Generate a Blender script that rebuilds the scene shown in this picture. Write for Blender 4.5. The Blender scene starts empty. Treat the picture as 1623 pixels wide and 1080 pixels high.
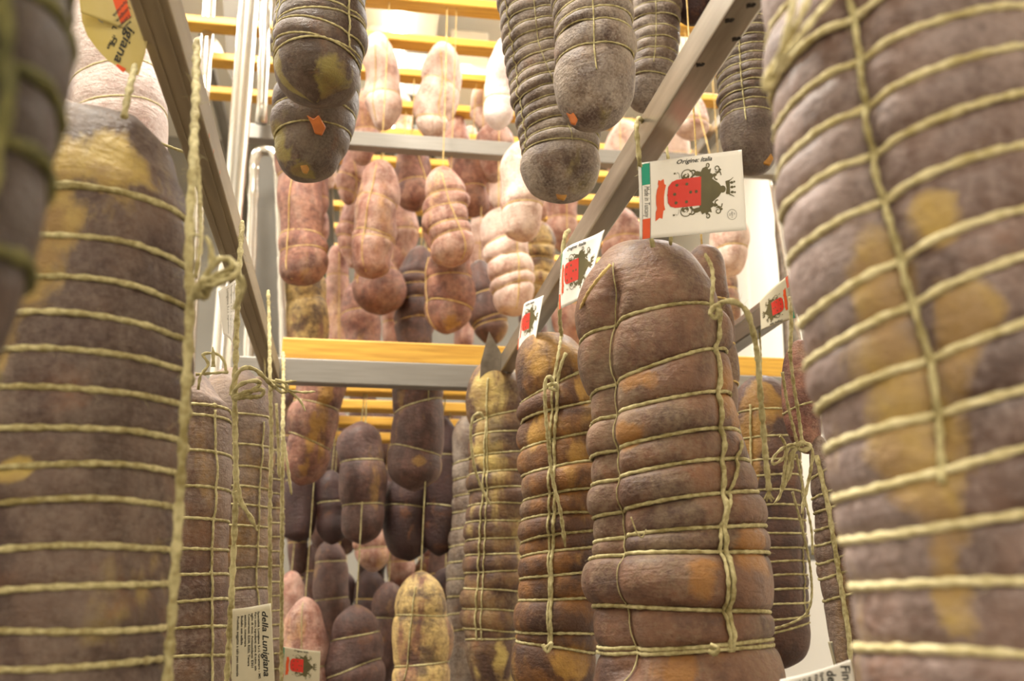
import bpy, bmesh, math, random
import numpy as np
from mathutils import Vector, Matrix, geometry

# ---------------------------------------------------------------- camera, light, exposure
C = bpy.context.scene.collection
F = 1578.0; CX, CY = 811.5, 540.0
PITCH = math.radians(15.4); YAW = math.radians(9.06)
H = 1.55
cam_d = bpy.data.cameras.new('camera'); cam = bpy.data.objects.new('camera', cam_d); C.objects.link(cam)
cam.location = (0, 0, H)
cam.rotation_euler = (math.radians(90) + PITCH, 0, -YAW)
cam_d.sensor_width = 36.0; cam_d.lens = 36.0 * F / 1623.0
cam_d.clip_start = 0.02; cam_d.clip_end = 50
cam_d.dof.use_dof = True; cam_d.dof.focus_distance = 0.92; cam_d.dof.aperture_fstop = 8.0
bpy.context.scene.camera = cam
sc = bpy.context.scene
sc.view_settings.view_transform = 'Standard'; sc.view_settings.look = 'None'
sc.view_settings.gamma = 1.0; sc.view_settings.use_curve_mapping = False
sc.view_settings.exposure = 0.55
w = bpy.data.worlds.new('world'); sc.world = w; w.use_nodes = True
w.node_tree.nodes['Background'].inputs[0].default_value = (1, .95, .86, 1)
w.node_tree.nodes['Background'].inputs[1].default_value = 0.3

def area_light(name, loc, sx, sy, power, col, rot=(0, 0, 0)):
    l = bpy.data.lights.new(name, 'AREA'); l.shape = 'RECTANGLE'; l.size = sx; l.size_y = sy
    l.energy = power; l.color = col
    o = bpy.data.objects.new(name, l); o.location = loc; o.rotation_euler = rot; C.objects.link(o)
    return o
WARM = (1.0, .93, .80)
area_light('ceiling_tube_main', (-.45, 1.0, H + 2.15), .35, 1.0, 84, WARM)
area_light('ceiling_tube_far', (.1, 3.4, H + 2.15), .6, 1.4, 34, WARM)
area_light('fill_light_behind', (-.2, -1.2, H + 1.3), 1.4, .7, 12, WARM, (math.radians(50), 0, 0))  # unseen broad soft fill, added behind the camera to lift the foreground faces
area_light('ceiling_tube_right', (1.3, 2.6, H + 2.15), .3, 1.8, 62, (1, .96, .90))
area_light('ceiling_tube_left', (-1.4, 2.4, H + 2.15), .3, 1.8, 46, (1, .96, .90))

# ---------------------------------------------------------------- camera geometry helpers
FW = np.array([math.sin(YAW) * math.cos(PITCH), math.cos(YAW) * math.cos(PITCH), math.sin(PITCH)])
RT = np.array([math.cos(YAW), -math.sin(YAW), 0.0])
UP = np.cross(RT, FW)
HF = np.array([math.sin(YAW), math.cos(YAW), 0.0])          # horizontal heading
O = np.array([0, 0, H])
def ray(px, py): return FW + RT * (px - CX) / F - UP * (py - CY) / F
def at(px, py, d): return O + ray(px, py) * d                 # d = depth along the view axis
def at_h(px, py, h):                                          # on the vertical plane at horizontal distance h
    r = ray(px, py); return O + r * (h / r.dot(HF))
def on_z(px, py, z):
    r = ray(px, py); return O + r * (z / r[2])
def proj(P):
    P = np.asarray(P) - O; z = P @ FW
    return CX + F * (P @ RT) / z, CY - F * (P @ UP) / z, z

# ---------------------------------------------------------------- materials
def lin(h):
    h = h.lstrip('#'); c = [int(h[i:i+2], 16) / 255 for i in (0, 2, 4)]
    return tuple([x / 12.92 if x <= .04045 else ((x + .055) / 1.055) ** 2.4 for x in c] + [1.0])
class NT:
    def __init__(s, name):
        s.m = bpy.data.materials.new(name); s.m.use_nodes = True; s.t = s.m.node_tree
        s.b = s.t.nodes['Principled BSDF']
    def n(s, typ, **kw):
        x = s.t.nodes.new(typ)
        for k, v in kw.items():
            if k.startswith('i_'): x.inputs[k[2:].replace('_', ' ')].default_value = v
            else: setattr(x, k, v)
        return x
    def l(s, a, b): s.t.links.new(a, b)
    def ramp(s, fac, stops):
        r = s.n('ShaderNodeValToRGB'); e = r.color_ramp.elements
        while len(e) < len(stops): e.new(.5)
        for q, (p, c) in zip(e, stops):
            q.position = p; q.color = c if len(c) == 4 else (*c, 1)
        s.l(fac, r.inputs[0]); return r.outputs[0]
    def mix(s, f, a, b):
        x = s.n('ShaderNodeMix', data_type='RGBA')
        for i, v in ((0, f), (6, a), (7, b)):
            if hasattr(v, 'is_linked'): s.l(v, x.inputs[i])
            else: x.inputs[i].default_value = v
        return x.outputs[2]
    def math(s, op, a, b):
        x = s.n('ShaderNodeMath', operation=op)
        for i, v in ((0, a), (1, b)):
            if hasattr(v, 'is_linked'): s.l(v, x.inputs[i])
            else: x.inputs[i].default_value = v
        return x.outputs[0]

def skin(name, c1, c2, fat, mould, fat_at=.56, mould_at=.55, mould_max=.6, scale=1.0, rough=.5, dark='#3a221c', rust='#7c4e2e', wr=.28, coat=.08, speck=.5, md_=.55):
    N = NT(name)
    tc = N.n('ShaderNodeTexCoord'); oi = N.n('ShaderNodeObjectInfo')
    W = N.math('MULTIPLY', oi.outputs['Random'], 50.0)
    def noise(sc, det=3, stretch=(1, 1, 1), off=0, dist=0):
        mp = N.n('ShaderNodeMapping'); mp.inputs['Scale'].default_value = stretch
        mp.inputs['Location'].default_value = (off, off * .7, off * 1.3)
        N.l(tc.outputs['Object'], mp.inputs['Vector'])
        nz = N.n('ShaderNodeTexNoise', noise_dimensions='4D'); nz.inputs['Scale'].default_value = sc * scale
        nz.inputs['Detail'].default_value = det; nz.inputs['Roughness'].default_value = .6
        nz.inputs['Distortion'].default_value = dist
        N.l(mp.outputs[0], nz.inputs['Vector']); N.l(W, nz.inputs['W'])
        return nz.outputs['Fac']
    a = noise(26, 6, (1, 1, .7)); meat = N.mix(N.ramp(a, [(.44, (0, 0, 0)), (.56, (1, 1, 1))]), lin(c1), lin(c2))
    f = noise(12, 5, (1, 1, .28), 7.7, .5)
    meat = N.mix(N.ramp(f, [(fat_at - .03, (0, 0, 0)), (fat_at + .04, (.9, .9, .9))]), meat, lin(fat))
    at_ = N.n('ShaderNodeAttribute', attribute_name='fatmask'); pe = noise(26, 7, (1, 1, .8), 8.8, .8)
    pm = N.math('ADD', at_.outputs['Fac'], N.math('MULTIPLY', N.math('SUBTRACT', pe, .5), 2.4))
    pm = N.math('MULTIPLY', N.ramp(pm, [(.40, (0, 0, 0)), (.72, (.85, .85, .85))]), N.ramp(at_.outputs['Fac'], [(.05, (0, 0, 0)), (.45, (1, 1, 1))]))
    meat = N.mix(pm, meat, lin(fat))
    ru = noise(24, 5, (1, 1, .8), 6.3, .8)
    meat = N.mix(N.ramp(ru, [(.56, (0, 0, 0)), (.68, (.55, .55, .55))]), meat, lin(rust))
    dk = noise(19, 6, (1, 1, 1.1), 3.1, .5)
    meat = N.mix(N.ramp(dk, [(.49, (0, 0, 0)), (.62, (.8, .8, .8))]), meat, lin(dark))
    fm = noise(85, 6, (1, 1, 1), 1.2, .5)
    meat = N.mix(N.ramp(fm, [(.42, (0, 0, 0)), (.62, (speck,) * 3)]), meat, lin(dark))
    m1 = noise(20, 7, (1, 1, .6), 5.5, .4); m2 = noise(300, 4, (1, 1, 1), 9.0)
    mm = N.math('ADD', N.math('MULTIPLY', m1, .6), N.math('MULTIPLY', m2, .4))
    col = N.mix(N.ramp(mm, [(mould_at - .08, (0, 0, 0)), (mould_at + .08, (mould_max,) * 3)]), meat, lin(mould))
    col = N.mix(N.math('MULTIPLY', pm, .75), col, N.mix(N.ramp(dk, [(.45, (0, 0, 0)), (.62, (.55, .55, .55))]), lin(fat), lin(rust)))
    N.l(col, N.b.inputs['Base Color'])
    rg = N.ramp(mm, [(.42, (rough,) * 3), (.6, (min(1, rough + .35),) * 3)]); N.l(rg, N.b.inputs['Roughness'])
    wv = noise(30, 6, (1, 1, 6), 2.2, 1.0)
    pim = noise(330, 4, (1, 1, 1), 4.4); md = noise(75, 4, (1, 1, 1.4), 3.3, .5)
    hgt = N.math('ADD', N.math('MULTIPLY', wv, wr), N.math('ADD', N.math('MULTIPLY', pim, .3), N.math('MULTIPLY', md, md_)))
    bp = N.n('ShaderNodeBump'); bp.inputs['Strength'].default_value = .8; bp.inputs['Distance'].default_value = .005
    N.l(hgt, bp.inputs['Height']); N.l(bp.outputs[0], N.b.inputs['Normal'])
    N.b.inputs['Coat Weight'].default_value = coat; N.b.inputs['Coat Roughness'].default_value = .35
    return N.m

def plain(name, c, rough=.6, metal=0, var=0.12, sc=30, bump=0.0, stretch=(1, 1, 1), c2=None, spec=.5):
    N = NT(name); tc = N.n('ShaderNodeTexCoord'); mp = N.n('ShaderNodeMapping'); mp.inputs['Scale'].default_value = stretch
    N.l(tc.outputs['Object'], mp.inputs['Vector'])
    nz = N.n('ShaderNodeTexNoise'); nz.inputs['Scale'].default_value = sc; nz.inputs['Detail'].default_value = 5
    N.l(mp.outputs[0], nz.inputs['Vector'])
    A = lin(c); B = lin(c2) if c2 else tuple([x * (1 - var * 2) for x in A[:3]] + [1])
    N.l(N.mix(N.ramp(nz.outputs['Fac'], [(.3, (0, 0, 0)), (.7, (1, 1, 1))]), A, B), N.b.inputs['Base Color'])
    N.b.inputs['Roughness'].default_value = rough; N.b.inputs['Metallic'].default_value = metal
    N.b.inputs['Specular IOR Level'].default_value = spec
    if bump:
        bp = N.n('ShaderNodeBump'); bp.inputs['Strength'].default_value = bump; bp.inputs['Distance'].default_value = .001
        N.l(nz.outputs['Fac'], bp.inputs['Height']); N.l(bp.outputs[0], N.b.inputs['Normal'])
    return N.m

M = {}
M['fore'] = skin('skin_fore', '#453228', '#604a3e', '#b39a50', '#8a7c72', .64, .52, .55, speck=.3, scale=.9)
M['foreright'] = skin('skin_fore_right', '#5c4238', '#785f56', '#b89c4c', '#a59490', .64, .51, .6, coat=.35, speck=.1, scale=.8)
M['edge'] = skin('skin_edge', '#3c302b', '#4c3f38', '#6f6a42', '#5c5550', .62, .54, .4, speck=.2)
M['brown'] = skin('skin_brown', '#573726', '#785540', '#96672f', '#92806a', .62, .55, .6, speck=.2, scale=.85)
M['amber'] = skin('skin_amber', '#5e3c26', '#86592a', '#b48a40', '#96826a', .52, .60, .6, speck=.3)
M['amberpale'] = skin('skin_amber_pale', '#5c4030', '#80603a', '#c2aa62', '#a09070', .56, .60, .6, speck=.3)
M['gridleft'] = skin('skin_grid_left', '#573b2e', '#745640', '#9c783a', '#96867a', .58, .51, .65, speck=.35)
M['dark'] = skin('skin_dark', '#46362a', '#625044', '#8c8042', '#857a6e', .62, .54, .6, speck=.4, scale=1.25)
M['grey'] = skin('skin_grey', '#5c493c', '#7c6856', '#928450', '#b0a498', .63, .52, .65, speck=.4, scale=1.25)
M['pink'] = skin('skin_pink', '#92604f', '#b38472', '#bd9262', '#d0b6a8', .60, .54, .7, rough=.6, dark='#6e4034', scale=1.5)
M['red'] = skin('skin_red', '#7e4e40', '#9c6c58', '#b0843e', '#bca090', .62, .56, .5, rough=.6, dark='#4e2c24', scale=1.5)
M['pale'] = skin('skin_pale', '#b48e7e', '#caa898', '#ccb088', '#dfcabe', .62, .50, .8, rough=.65, dark='#8a5e50', scale=1.5)
M['white'] = skin('skin_white', '#c0a8a2', '#cfbcb6', '#cdbfac', '#ded2cf', .66, .50, .8, rough=.7, dark='#b2948c', speck=.2)
M['dusk'] = skin('skin_dusk', '#482a24', '#64433a', '#8e6a34', '#84706a', .60, .56, .5, scale=1.5)
M['dusky'] = skin('skin_dusky', '#2e181a', '#3e2424', '#5a3826', '#564440', .64, .62, .4, scale=1.5)
M['duskbrown'] = skin('skin_dusk_brown', '#3e2620', '#58392c', '#96702e', '#74645a', .66, .58, .4)
M['ochre'] = skin('skin_ochre', '#845840', '#a07a50', '#c4a868', '#b8a08c', .48, .6, .5, scale=1.5)
def twine_mat(name, a, b):
    N = NT(name); tc = N.n('ShaderNodeTexCoord')
    nz = N.n('ShaderNodeTexNoise'); nz.inputs['Scale'].default_value = 260; nz.inputs['Detail'].default_value = 4
    n2 = N.n('ShaderNodeTexNoise'); n2.inputs['Scale'].default_value = 30
    N.l(tc.outputs['Object'], nz.inputs['Vector']); N.l(tc.outputs['Object'], n2.inputs['Vector'])
    f = N.math('ADD', N.math('MULTIPLY', nz.outputs['Fac'], .5), N.math('MULTIPLY', n2.outputs['Fac'], .5))
    N.l(N.mix(N.ramp(f, [(.38, (0, 0, 0)), (.62, (1, 1, 1))]), lin(a), lin(b)), N.b.inputs['Base Color'])
    N.b.inputs['Roughness'].default_value = .85
    bp = N.n('ShaderNodeBump'); bp.inputs['Strength'].default_value = .5; bp.inputs['Distance'].default_value = .0005
    N.l(nz.outputs['Fac'], bp.inputs['Height']); N.l(bp.outputs[0], N.b.inputs['Normal'])
    return N.m
M['twine'] = twine_mat('jute_twine', '#85784a', '#c6bc8e')
M['twinepale'] = twine_mat('pale_twine', '#b0a270', '#e4dab0')
M['twinedark'] = twine_mat('shaded_twine', '#4e4c28', '#77723f')
M['twinegold'] = twine_mat('golden_twine', '#b08c45', '#d9c084')
M['fatbit'] = plain('fat_scrap', '#c08a30', .4, c2='#8c5a18', sc=80)
M['orangebit'] = plain('orange_scrap', '#c8702a', .5, c2='#a85a20', sc=80)
M['steel'] = plain('brushed_steel', '#9a938a', .34, .9, .15, 12, .12, (4, .4, 4), c2='#6f675e')
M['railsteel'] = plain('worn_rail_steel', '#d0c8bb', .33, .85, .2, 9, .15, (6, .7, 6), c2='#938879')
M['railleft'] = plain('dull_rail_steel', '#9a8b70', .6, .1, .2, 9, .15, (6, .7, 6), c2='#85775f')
M['shine'] = plain('polished_steel', '#d6d3cc', .22, .9, .05, 8)
M['bar'] = plain('satin_bar', '#94908a', .5, .35, .08, 30, .1, (.5, 8, 8))
M['hole'] = plain('dark_hole', '#2a2118', .9)
M['wood'] = plain('pine_slat', '#e2b248', .5, 0, .2, 18, .3, (.6, 9, 9), c2='#c08e34')
M['panel'] = plain('white_panel', '#e6e0d4', .55, 0, .03, 3)
M['backpanel'] = plain('back_panel', '#8b867c', .6, 0, .1, 3)
M['greypanel'] = plain('grey_panel', '#7d7a74', .6, 0, .1, 5)
M['darkpanel'] = plain('dark_panel', '#57534b', .6, 0, .1, 5)
M['floor'] = plain('floor_tile', '#4a3e33', .6, 0, .2, 6)
M['paper'] = plain('label_paper', '#f6f3ec', .5, 0, .03, 20)
M['paperdull'] = plain('label_paper_dull', '#cfc7ac', .55, 0, .06, 20)
M['paperyellow'] = plain('label_paper_stained', '#cfc396', .55, 0, .12, 14, c2='#bfa94c')
M['inkred'] = plain('ink_red', '#dc2a16', .5, 0, .04)
M['inkorange'] = plain('ink_orange', '#e8561c', .5, 0, .04)
M['inkgreen'] = plain('ink_green', '#0f9c80', .5, 0, .02)
M['inkolive'] = plain('ink_olive', '#5b5326', .5, 0, .12, 60)
M['inkblack'] = plain('ink_black', '#23211c', .5, 0, .05)
M['inkgrey'] = plain('ink_grey', '#9c998e', .5, 0, .05)
M['fan'] = plain('fan_white', '#e8e2d2', .5, 0, .03)
M['teal'] = plain('teal_plastic', '#0f8a80', .5)
M['tube'] = None
N = NT('lamp_glow'); N.b.inputs['Emission Color'].default_value = (1, .93, .8, 1); N.b.inputs['Emission Strength'].default_value = 9; M['tube'] = N.m

# ---------------------------------------------------------------- mesh helpers
def mesh_obj(name, V, faces, mat, parent=None, origin=None, smooth=True):
    V = np.asarray(V, float)
    if origin is None: origin = np.zeros(3)
    me = bpy.data.meshes.new(name)
    me.from_pydata((V - origin).tolist(), [], faces if isinstance(faces, list) else faces.tolist())
    if smooth: me.polygons.foreach_set('use_smooth', [True] * len(me.polygons))
    me.materials.append(mat)
    o = bpy.data.objects.new(name, me); C.objects.link(o)
    if parent is not None:
        o.parent = parent
        o.location = Vector(origin) - parent.location if np.any(origin) else -parent.location
    else: o.location = Vector(origin)
    return o
def empty(name, loc, label=None, cat=None, group=None):
    o = bpy.data.objects.new(name, None); C.objects.link(o); o.location = Vector(loc); o.empty_display_size = .02
    if label: tag(o, label, cat, group)
    return o
def tag(o, label, cat, group=None):
    o['label'] = label; o['category'] = cat
    if group: o['group'] = group
    return o
def child(name, V, faces, mat, root, smooth=True):
    return mesh_obj(name, V, faces, mat, root, np.array(root.location), smooth)
def grid_faces(nu, nv, closed_u=True, off=0):
    out = []
    U = nu if closed_u else nu - 1
    i, j = np.meshgrid(np.arange(U), np.arange(nv - 1), indexing='ij')
    i2 = (i + 1) % nu
    f = np.stack([j * nu + i, j * nu + i2, (j + 1) * nu + i2, (j + 1) * nu + i], -1).reshape(-1, 4) + off
    return f
def catmull(P, n):
    P = np.asarray(P, float); m = len(P)
    if m == 2: t = np.linspace(0, 1, n)[:, None]; return P[0] * (1 - t) + P[1] * t
    d = np.r_[0, np.cumsum(np.maximum(np.linalg.norm(np.diff(P, axis=0), axis=1), 1e-9) ** .5)]
    tt = np.linspace(0, d[-1], n); T = np.zeros_like(P)
    T[1:-1] = (P[2:] - P[:-2]) / (d[2:] - d[:-2])[:, None]
    T[0] = (P[1] - P[0]) / (d[1] - d[0]); T[-1] = (P[-1] - P[-2]) / (d[-1] - d[-2])
    k = np.clip(np.searchsorted(d, tt, side='right') - 1, 0, m - 2); h = (d[k + 1] - d[k]); u = (tt - d[k]) / h
    u = u[:, None]; h = h[:, None]
    return (2*u**3-3*u**2+1)*P[k] + (u**3-2*u**2+u)*h*T[k] + (-2*u**3+3*u**2)*P[k+1] + (u**3-u**2)*h*T[k+1]
rng = np.random.RandomState(7)
def tube_geo(P, r, closed=False, sides=8, pitch=None, off=0, fuzz=0, taper=False, strand=.2):
    P = np.asarray(P, float); n = len(P)
    if closed: T = np.roll(P, -1, 0) - np.roll(P, 1, 0)
    else: T = np.gradient(P, axis=0)
    T /= np.linalg.norm(T, axis=1)[:, None] + 1e-12
    ref = np.array([0, 0, 1.0]) if abs(T[0][2]) < .9 else np.array([1.0, 0, 0])
    Nn = np.zeros_like(P); v = ref - ref.dot(T[0]) * T[0]; v /= np.linalg.norm(v)
    for i in range(n):
        v = v - v.dot(T[i]) * T[i]; v /= np.linalg.norm(v) + 1e-12; Nn[i] = v
    B = np.cross(T, Nn)
    s = np.r_[0, np.cumsum(np.linalg.norm(np.diff(P, axis=0), axis=1))]
    pitch = pitch or r * 7
    a = np.linspace(0, 2 * np.pi, sides, endpoint=False)
    tot = s[-1]
    if closed:
        L = tot + np.linalg.norm(P[0] - P[-1]); kk = max(1, round(L / pitch)); ph = 2 * np.pi * kk * s / L
    else: ph = 2 * np.pi * s / pitch
    R = r * (1 + strand * np.cos(2 * (a[None, :] - ph[:, None] * .5)))
    if taper: R = R * np.clip(np.minimum(1, .35 + (tot - s) / (r * 6)), .3, 1)[:, None]
    R = R * (1 + .07 * rng.randn(n, 1))
    V = P[:, None, :] + R[..., None] * (np.cos(a)[None, :, None] * Nn[:, None, :] + np.sin(a)[None, :, None] * B[:, None, :])
    V = V.reshape(-1, 3)
    f = grid_faces(sides, n, True).tolist()
    if closed:
        b = (n - 1) * sides
        # align: choose rotation offset minimising distance
        d0 = np.linalg.norm(V[b:b+sides] - V[0], axis=1).argmin()
        for i in range(sides):
            f.append([b + (i + d0) % sides, b + (i + d0 + 1) % sides, (i + 1) % sides, i])
    else:
        f.append(list(range(sides))[::-1]); f.append([(n - 1) * sides + i for i in range(sides)])
    if fuzz:
        k = len(V); VV = [V]; ns = rng.randint(1, n - 1, fuzz)
        for q in ns:
            d = rng.randn(3); d -= d.dot(T[q]) * T[q] * .3; d /= np.linalg.norm(d)
            Lh = r * rng.uniform(1.5, 5); p0 = P[q] + d * r * .6; p1 = p0 + (d + T[q] * rng.uniform(-1, 1)) * Lh * .6; p2 = p1 + (rng.randn(3) * .5 + d * .4) * Lh * .5
            wv = np.cross(d, T[q]) * r * .05; w2 = T[q] * r * .05
            VV.append(np.array([p0 - wv, p0 + wv, p0 + w2, p1 - wv, p1 + wv, p1 + w2, p2]))
            f += [[k, k+1, k+4, k+3], [k+1, k+2, k+5, k+4], [k+2, k, k+3, k+5], [k+3, k+4, k+6], [k+4, k+5, k+6], [k+5, k+3, k+6]]
            k += 7
        V = np.vstack(VV)
    if off: f = [[i + off for i in q] for q in f]
    return V, f
def join(parts):
    V = []; Fc = []; k = 0
    for v, f in parts:
        V.append(v); Fc += [[i + k for i in q] for q in (f if isinstance(f, list) else f.tolist())]; k += len(v)
    return np.vstack(V), Fc
def rope(name, pts, r, root, mat=None, n=None, **kw):
    P = catmull(pts, n or max(12, len(pts) * 9))
    V, f = tube_geo(P, r, **kw)
    return child(name, V, f, mat or M['twine'], root)
def blob(c, r, sq=(1, 1, 1), n=8, seed=0):
    q = np.random.RandomState(seed); u = np.linspace(0, 2*np.pi, n, endpoint=False); v = np.linspace(.05, np.pi-.05, n)
    V = np.array([[math.cos(a)*math.sin(b)*sq[0], math.sin(a)*math.sin(b)*sq[1], math.cos(b)*sq[2]] for b in v for a in u]) * r
    V *= 1 + .18 * q.randn(len(V), 1)
    f = grid_faces(n, n).tolist(); f.append(list(range(n))[::-1]); f.append([(n-1)*n+i for i in range(n)])
    return V + c, f
def box_geo(a, b):
    a = np.array(a, float); b = np.array(b, float)
    V = np.array([[x, y, z] for x in (a[0], b[0]) for y in (a[1], b[1]) for z in (a[2], b[2])])
    return V, [[0,1,3,2],[4,6,7,5],[0,4,5,1],[2,3,7,6],[0,2,6,4],[1,5,7,3]]
def bevel(o, w=.002, seg=2):
    m = o.modifiers.new('bevel', 'BEVEL'); m.width = w; m.segments = seg; m.limit_method = 'ANGLE'
    return o
def box(name, a, b, mat, root=None, bev=.002):
    V, f = box_geo(a, b)
    if root is not None: o = child(name, V, f, mat, root, False)
    else: o = mesh_obj(name, V, f, mat, None, (np.array(a) + np.array(b)) / 2, False)
    if bev: bevel(o, bev)
    return o
def struct(o): o['kind'] = 'structure'; return o

# ---------------------------------------------------------------- the salami builder
SLAT_A = (1.05, 1.25, 1.92, 2.08, 2.235, 2.40, 2.56, 2.74, 2.92, 3.10, 3.30, 3.50)
SLAT_B = (1.63, 1.86, 2.02, 2.2, 2.4, 2.65, 2.9, 3.15, 3.4)
def px_r(px, z): return px * z / F
def salami(label, D, prof, rings, mat, longs=(), hang=None, ring_a=.07, tw=.0016, nu=64, nv=120, seed=1, lump=.03,
           tmat='twine', group=None, cap=(.85, .85), fuzz=0, knots=False, groove=.05, ring_up=None, name='hanging_salami', hang_r=None, ringpart=True, p_cap=2.3, patch=()):
    """prof: (y, x centre, half width) in photo pixels, top to bottom; rings: y or (y, tilt px at the left edge)"""
    q = np.random.RandomState(seed)
    prof = np.array(prof, float); ym = prof[:, 0].mean(); xm = prof[:, 1].mean()
    h = D * ray(xm, ym).dot(HF)
    Pc = np.array([at_h(x, y, h) for y, x, _ in prof])
    zc = np.array([proj(p)[2] for p in Pc]); Rc = prof[:, 2] * zc / F
    n0 = 200; K = catmull(np.c_[Pc, Rc], n0); Pc2, R2 = K[:, :3], K[:, 3]
    s = np.r_[0, np.cumsum(np.linalg.norm(np.diff(Pc2, axis=0), axis=1))]; L = s[-1]
    c0 = cap[0] * R2[5]; c1 = cap[1] * R2[-6]
    def axis(t):
        return np.stack([np.interp(t, s, Pc2[:, k]) for k in range(3)], -1)
    def rad(t):
        r = np.interp(t, s, R2)
        a = np.clip(t / c0, 0, 1); b = np.clip((L - t) / c1, 0, 1); p = p_cap
        return r * np.maximum(0, 1 - (1 - a) ** p) ** (1 / p) * np.maximum(0, 1 - (1 - b) ** p) ** (1 / p)
    rm = R2.mean()
    wv = [(q.uniform(.6, 3.4, 1)[0] / rm, q.randn(3), q.uniform(0, 6.28)) for _ in range(9)]
    wv = [(k, d / np.linalg.norm(d), ph) for k, d, ph in wv]
    Tn = np.gradient(Pc2, axis=0); Tn /= np.linalg.norm(Tn, axis=1)[:, None]
    SV = np.c_[q.uniform(.7, 1.15, 80), q.uniform(0, 6.28, (80, 3))]; pucker = .0045
    RS = []   # ring list (s0, tilt)
    KN = []
    LG = []   # grooves: arrays over s
    def surf(th, t, pinch=True):
        th, t = np.broadcast_arrays(np.asarray(th, float), np.asarray(t, float))
        a = axis(t); tx = np.stack([np.interp(t, s, Tn[:, k]) for k in range(3)], -1)
        e1 = RT - (tx @ RT)[..., None] * tx; e1 /= np.linalg.norm(e1, axis=-1)[..., None]
        e2 = np.cross(tx, e1); sg = np.sign(e2 @ HF)[..., None]; e2 = e2 * sg
        d = np.sin(th)[..., None] * e1 - np.cos(th)[..., None] * e2
        r = rad(t)
        pp = d * rm + a * 1.0
        lm = sum(np.cos(k * (pp @ dd) + ph) for k, dd, ph in wv) / 2.6
        f = 1 + lump * lm + .02 * np.cos(2 * th + seed)
        if pinch and RS:
            ss = np.stack([s0 - tl * np.sin(th) for s0, tl in RS], 0)       # ring position at this theta
            dmin = np.min(np.abs(t[None] - ss), 0)
            lo = np.max(np.where(ss <= t[None], ss, -1e3), 0); hi = np.min(np.where(ss > t[None], ss, 1e3), 0)
            span = hi - lo; u = np.where(span < 1, (t - lo) / np.maximum(span, 1e-6), .5)
            bl = np.clip(4 * u * (1 - u), 0, 1) ** .42
            edge = np.clip(dmin / (rm * .35), 0, 1) ** .5
            amp = np.where(span < 1, np.clip(span / (rm * .5), .6, 1.3), 1)
            ix = (ss <= t[None]).sum(0)
            var = SV[ix, 0] * (1 + .35 * np.sin(th + SV[ix, 1]) + .25 * np.sin(2 * th + SV[ix, 2]) + .12 * np.sin(5 * th + SV[ix, 3]))
            top_ = np.where(span < 1, bl, edge)
            f = f * (1 - ring_a + ring_a * np.where(span < 1, amp * var, 1) * top_)
            near = np.exp(-dmin / (rm * .10))
            f = f * (1 - .22 * ring_a * np.exp(-(dmin / (tw * 2)) ** 2) + pucker * near * np.clip(dmin / (rm * .05), 0, 1) * (np.sin(13 * th + SV[ix, 1]) + np.sin(23 * th + SV[ix, 2])))
        for yk, tk, g in LG:
            thk = np.interp(t, yk, tk); dd = np.angle(np.exp(1j * (th - thk)))
            inn = np.clip((t - yk[0]) / (rm * .35), 0, 1) * np.clip((yk[-1] - t) / (rm * .35), 0, 1); inn = inn * inn * (3 - 2 * inn)
            f = f * (1 - g * np.exp(-(dd / .16) ** 2) * inn)
        return a + (r * f)[..., None] * d, d
    # map photo y to s along the front line
    tt = np.linspace(0, L, 240); pf, _ = surf(np.zeros_like(tt), tt); yy = proj(pf)[1]
    ymono = np.maximum.accumulate(yy)
    def y2s(y): return np.interp(y, ymono + np.arange(240) * 1e-6, tt)
    px2m = zc.mean() / F
    rs = []
    for g in rings:
        y, tl = (g if isinstance(g, (tuple, list)) else (g, 0)); rs.append((float(y2s(y)), tl * px2m + q.uniform(-1, 1) * tw * .8))
    RS.extend(sorted(rs))
    for lg in longs:
        if isinstance(lg, dict): g = lg.get('g', groove); pth = lg['p']
        else: g = groove; pth = lg
        ys = [y2s(y) for y, x in pth]; ths = []
        for (y, x), sv in zip(pth, ys):
            ax = proj(axis(sv)); rr = rad(sv) * F / ax[2]
            ths.append(math.asin(max(-.97, min(.97, (x - ax[0]) / max(rr, 1e-6)))))
        LG.append((np.array(ys), np.array(ths), g)); KN.append(not (isinstance(lg, dict) and (lg.get('hidden') or lg.get('w', 1) < .6)))
    th = np.linspace(0, 2 * np.pi, nu, endpoint=False)
    tq = L * (.5 - .5 * np.cos(np.linspace(0.02, np.pi - .02, nv)) ) * .35 + np.linspace(.0006, 1 - .0006, nv) * L * .65
    TH, TT = np.meshgrid(th, tq); V, _ = surf(TH, TT)
    V = V.reshape(-1, 3); f = grid_faces(nu, nv).tolist()
    f.append(list(range(nu))[::-1]); f.append([(nv - 1) * nu + i for i in range(nu)])
    f = [x[::-1] for x in f]
    top = axis(0.0)
    root = empty(name, top, label, 'salami', group)
    mo = child('meat', V, f, M[mat], root)
    if patch:
        msk = np.zeros(len(V)); thv = TH.reshape(-1); tv = TT.reshape(-1)
        for py, px, ry, rx in patch:
            sc_ = float(y2s(py)); ax = proj(axis(sc_)); rp = float(rad(sc_)) * F / ax[2]
            t0 = math.asin(max(-.98, min(.98, (px - ax[0]) / max(rp, 1e-6)))); cw = max(.35, math.cos(t0))
            dth = np.angle(np.exp(1j * (thv - t0))) * rp * cw / rx; ds = (tv - sc_) / px2m / ry
            msk = np.maximum(msk, np.exp(-(dth ** 2 + ds ** 2) * .8))
        at_ = mo.data.attributes.new('fatmask', 'FLOAT', 'POINT'); at_.data.foreach_set('value', msk.astype(np.float32))
    ro = .55 * tw
    nr = 96 if nu > 80 else (56 if nu > 40 else 32); sd = 8 if nu > 40 else 5
    small = []
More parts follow.
